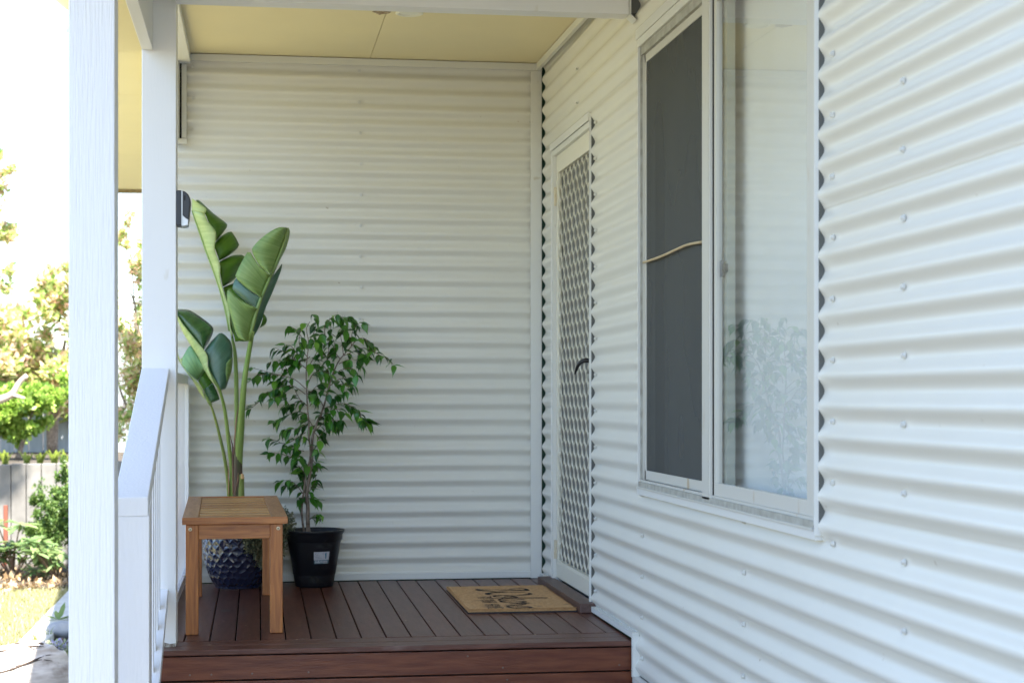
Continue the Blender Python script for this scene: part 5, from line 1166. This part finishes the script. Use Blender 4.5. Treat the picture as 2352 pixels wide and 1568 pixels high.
def rosette(name, label, b, stems, h, ln, group=None):
    t = thing(name, label, 'shrub', b, group); q = MB(); tint = []; sm_ = MB()
    for i in range(stems):
        top = b + Vector((random.gauss(0, .13), random.gauss(0, .10), h * random.uniform(.35, 1.05))); sm_.tube([b, b.lerp(top, .6) + Vector((random.gauss(0, .02), 0, 0)), top], [.008, .006, .005], 5)
        for j in range(10):
            a = 2 * math.pi * j / 10 + random.uniform(-.3, .3); el = random.uniform(-.5, .5); X = Vector((math.cos(a) * math.cos(el), math.sin(a) * math.cos(el), math.sin(el))); Y_ = X.cross(Vector((0, 0, 1))).normalized(); L_ = ln * random.uniform(.6, 1.1)
            q.add([top, top + X * L_ * .35 + Y_ * L_ * .15, top + X * L_ * .75 + Y_ * L_ * .15 - Vector((0, 0, L_ * .05)), top + X * L_ - Vector((0, 0, L_ * .15)), top + X * L_ * .75 - Y_ * L_ * .15 - Vector((0, 0, L_ * .05)), top + X * L_ * .35 - Y_ * L_ * .15], [(0, 1, 2, 3), (0, 3, 4, 5)]); tint += [random.random()] * 2
    q.tint = tint; sm_.build('stems', M['twig'], t); q.build('foliage', M['rhodo'], t)
b = P(30, 1322, 13.8); b.z = GZ; rosette('broadleaf_shrub', 'pale broad-leaved shrub at the left edge above the lawn', b, 16, .46, .17)
b = P(132, 1315, 13.6); b.z = GZ; rosette('broadleaf_shrub', 'broad-leaved shrub tight against the near post', b, 9, .36, .15)
b = P(60, 1335, 13.6); b.z = GZ; rosette('young_shrub', 'small low leafy shoots at the lawn edge', b, 5, .16, .10)
# leaf litter and sticks on the bed
pts = [(random.uniform(-5, -1.9), random.uniform(4.9, 6.2), GZ + .03) for _ in range(2500)]
M['litter'] = leafmat('dry_leaf_litter', [(.20, .12, .06), (.38, .25, .13), (.55, .42, .28)], trans=.1)
leafcloud('leaf_litter', M['litter'], None, pts, .06, 'dry brown leaf litter over the mulch bed', None, 'stuff', up=0)
# lawn blades near the camera side
n = 60000; xs = rng.uniform(-6.2, -2.83, n); ys_ = rng.uniform(.6, 5.1, n); xs = np.concatenate([xs, rng.uniform(-16, -6.2, 50000), rng.uniform(-12, -2.75, 30000)]); ys_ = np.concatenate([ys_, rng.uniform(-3, 5.1, 50000), rng.uniform(-2.3, .6, 30000)]); n = len(xs); pts = np.stack([xs, ys_, np.full(n, GZ - .02)], 1)
leafcloud('lawn_grass', M['lawnblade'], None, pts, .055, None, None, 'stuff', up=2.2, asp=.12)
pts = [(random.uniform(-2.64, -1.9), random.uniform(.2, 4.5), GZ + .005) for _ in range(6000)]
M['chip'] = leafmat('bark_chips', [(.05, .03, .025), (.12, .08, .06), (.25, .18, .14)], trans=0)
leafcloud('mulch_chips', M['chip'], None, pts, .03, None, None, 'stuff', up=0, asp=.35)
def tuft(label, c, n, h, spread, m='blade', group=None):
    q = MB(); tint = []
    for i in range(n):
        a = random.uniform(0, 6.28); L_ = h * random.uniform(.5, 1.1); sp2 = spread * random.uniform(.1, 1); X = Vector((math.cos(a), math.sin(a), 0)); Y_ = Vector((-X.y, X.x, 0)) * .0035
        p = [c + X * sp2 * t * t + Vector((0, 0, L_ * (t - .25 * t * t))) for t in (0, .35, .7, 1)]
        q.add([p[0] - Y_, p[0] + Y_, p[1] + Y_, p[1] - Y_, p[2] + Y_ * .7, p[2] - Y_ * .7, p[3]], [(0, 1, 2, 3), (3, 2, 4, 5), (5, 4, 6)]); tint += [random.random()] * 3
    q.tint = tint; return tag(q.build('grass_tuft', M[m]), label, 'grass tuft', group)
c = onz(88, 1492, GZ); tuft('low green tuft with long blades growing at the concrete edging corner', c, 90, .09, .09); 
q = c + Vector((-.03, 0, 0)); 
for a in (2.4, 2.8, 2.0, 1.2):
    pass
tuft('taller thin blades rising from the tuft at the edging corner', c + Vector((-.02, .03, 0)), 12, .19, .20)
c = onz(112, 1475, GZ); tuft('small upright blades beside the grey rock', c, 10, .15, .07)
# rock
c = onz(132, 1460, GZ + .02); me = bpy.data.meshes.new('river_rock'); bm = bmesh.new(); bmesh.ops.create_icosphere(bm, subdivisions=4, radius=1)
for v in bm.verts: k_ = 1 + .10 * noise.noise(v.co * 1.6) + .03 * noise.noise(v.co * 5); v.co = Vector((v.co.x * .095 * k_, v.co.y * .09 * k_, v.co.z * .058 * k_))
bm.to_mesh(me); bm.free(); me.materials.append(M['rock']); me.polygons.foreach_set('use_smooth', [True] * len(me.polygons)); o = bpy.data.objects.new('river_rock', me); C.objects.link(o); o.location = c + Vector((.02, .05, .03)); tag(o, 'smooth grey rock in the mulch beside the edging', 'rock')
# broad weed leaf and vine behind the rock
c = onz(135, 1440, GZ); q = MB(); tint = []
for X, L_ in ((Vector((-.9, -.2, .35)), .15), (Vector((.3, .1, .9)), .12), (Vector((.8, -.4, .3)), .10), (Vector((-.2, -.5, .8)), .08)):
    X.normalize(); Y_ = X.cross(Vector((0, .3, 1))).normalized(); q.add([c + Vector((0, 0, .05)), c + Vector((0, 0, .05)) + X * L_ * .3 + Y_ * L_ * .22, c + Vector((0, 0, .05)) + X * L_ * .7 + Y_ * L_ * .2, c + Vector((0, 0, .05)) + X * L_, c + Vector((0, 0, .05)) + X * L_ * .7 - Y_ * L_ * .2, c + Vector((0, 0, .05)) + X * L_ * .3 - Y_ * L_ * .22], [(0, 1, 2, 3), (0, 3, 4, 5)]); tint += [.8, .6]
q.tint = tint; tag(q.build('broadleaf_weed', M['rhodo']), 'single broad-leaved weed rising behind the grey rock', 'weed')
# flowering plant
c = onz(130, 1545, GZ); t = thing('flowering_plant', 'variegated plant with mauve flowers in the mulch near the log', 'flowering plant', c)
q = MB(); 
for i in range(26):
    a = random.uniform(0, 6.28); q.tube([c, c + Vector((math.cos(a) * .05, math.sin(a) * .05, .12)), c + Vector((math.cos(a) * .11, math.sin(a) * .11, random.uniform(.09, .17)))], .0018, 4)
q.build('stems', M['blade'], t); pts = blob((c.x, c.y, c.z + .09), (.12, .12, .085), 2200, .3)
tn = np.where((pts[:, 2] > c.z + .12) & (rng.uniform(0, 1, len(pts)) < .5), .9, .25); leafcloud('flowers_and_leaves', M['flower'], t, pts, .026, tint=tn, asp=.5, up=.6)
c = onz(285, 1560, GZ); leafcloud('low_shrub', M['box'], None, blob((c.x, c.y, c.z + .2), (.2, .3, .2), 2500, .3), .03, 'low green shrub glimpsed between near post and stair newel', 'shrub')
# bleached log slice
c = onz(60, 1548, GZ + .10); mb = MB(); vs = []; NR, NS = 26, 72
for i in range(NR + 1):
    r = i / NR
    for j in range(NS):
        a = 2 * math.pi * j / NS; w = 1 + .10 * noise.noise(Vector((math.cos(a) * 1.3, math.sin(a) * 1.3, 1))) + .03 * noise.noise(Vector((math.cos(a) * 5, math.sin(a) * 5, r)))
        rr = .27 * r * w; ridge = .010 * math.sin(r * 30 + 3 * noise.noise(Vector((math.cos(a) * 2, math.sin(a) * 2, r * 2)))) + .018 * noise.noise(Vector((rr * 9 * math.cos(a), rr * 9 * math.sin(a), 4)))
        vs.append((rr * math.cos(a), rr * math.sin(a) * .85, .15 * (1 - r ** 3.0) + ridge * (1 - r ** 6)))
b0 = len(vs); vs += [(v[0] * 1.01, v[1] * 1.01, -.16) for v in vs[-NS:]]
mb.add(vs, [(i * NS + j, i * NS + (j + 1) % NS, (i + 1) * NS + (j + 1) % NS, (i + 1) * NS + j) for i in range(NR + 1) for j in range(NS)])
o = mb.build('bleached_log', M['log'], smooth=True); o.location = c; tag(o, 'sun-bleached round log end with cracked rings at the bottom left corner', 'log')
cr_ = MB()
for k_ in range(9):
    r0 = .05 + .021 * k_; a0 = random.uniform(0, 6.28); sp2 = random.uniform(.8, 2.6)
    pth = []
    for i in range(14):
        a = a0 + sp2 * i / 13; rr = r0 * (1 + .12 * math.sin(a * 3 + k_)) + .008 * i / 13; r_ = rr / .27
        pth.append(c + Vector((rr * math.cos(a), rr * math.sin(a) * .85, .15 * (1 - r_ ** 3) + .004)))
    cr_.tube(pth, [.001 + .0045 * math.sin(math.pi * i / 13) for i in range(14)], 5)
cr_.build('ring_cracks', mat('log_crack', (.07, .05, .04), .9), o).matrix_parent_inverse = Matrix.Translation(-c)
for x_, y_, h_, m_, lb_ in ((-6.6, 9.6, 2.9, 'photinia', 'rounded photinia left of the bright green shrub, outside the frame'), (-9.2, 10.2, 3.6, 'bright', 'tall light green tree on the upper garden, outside the frame'), (-12.2, 9.4, 2.6, 'photinia', 'low photinia at the far end of the retaining wall'), (-14.8, 12.8, 4.6, 'bright', 'tallest green tree behind the paling fence'), (-7.8, 13.6, 4.2, 'box', 'dark green tree behind the middle of the paling fence')):
    b = Vector((x_, y_, GU)); tree('garden_tree', lb_, 'tree', b, [[b, b + Vector((.1, 0, h_ * .4)), b + Vector((-.1, .1, h_ * .8))]],
        [(b + Vector((0, 0, h_ * .62)), (h_ * .34, h_ * .3, h_ * .26)), (b + Vector((h_ * .2, .1, h_ * .42)), (h_ * .26, h_ * .25, h_ * .2)), (b + Vector((-h_ * .22, 0, h_ * .45)), (h_ * .25, h_ * .22, h_ * .22)), (b + Vector((0, 0, h_ * .9)), (h_ * .18, h_ * .18, h_ * .15))], 6500, .11, M[m_], tr=.07)
# overhead cable across the sky
tag(MB().tube(cr([P(-60, 440, 24), P(0, 451, 24), P(75, 458, 24), P(150, 463.5, 24), P(300, 464, 24), P(420, 460, 24)], 40), .006, 6).build('overhead_cable', M['cable'], smooth=True), 'thin pale overhead cable crossing the sky behind the posts', 'cable')
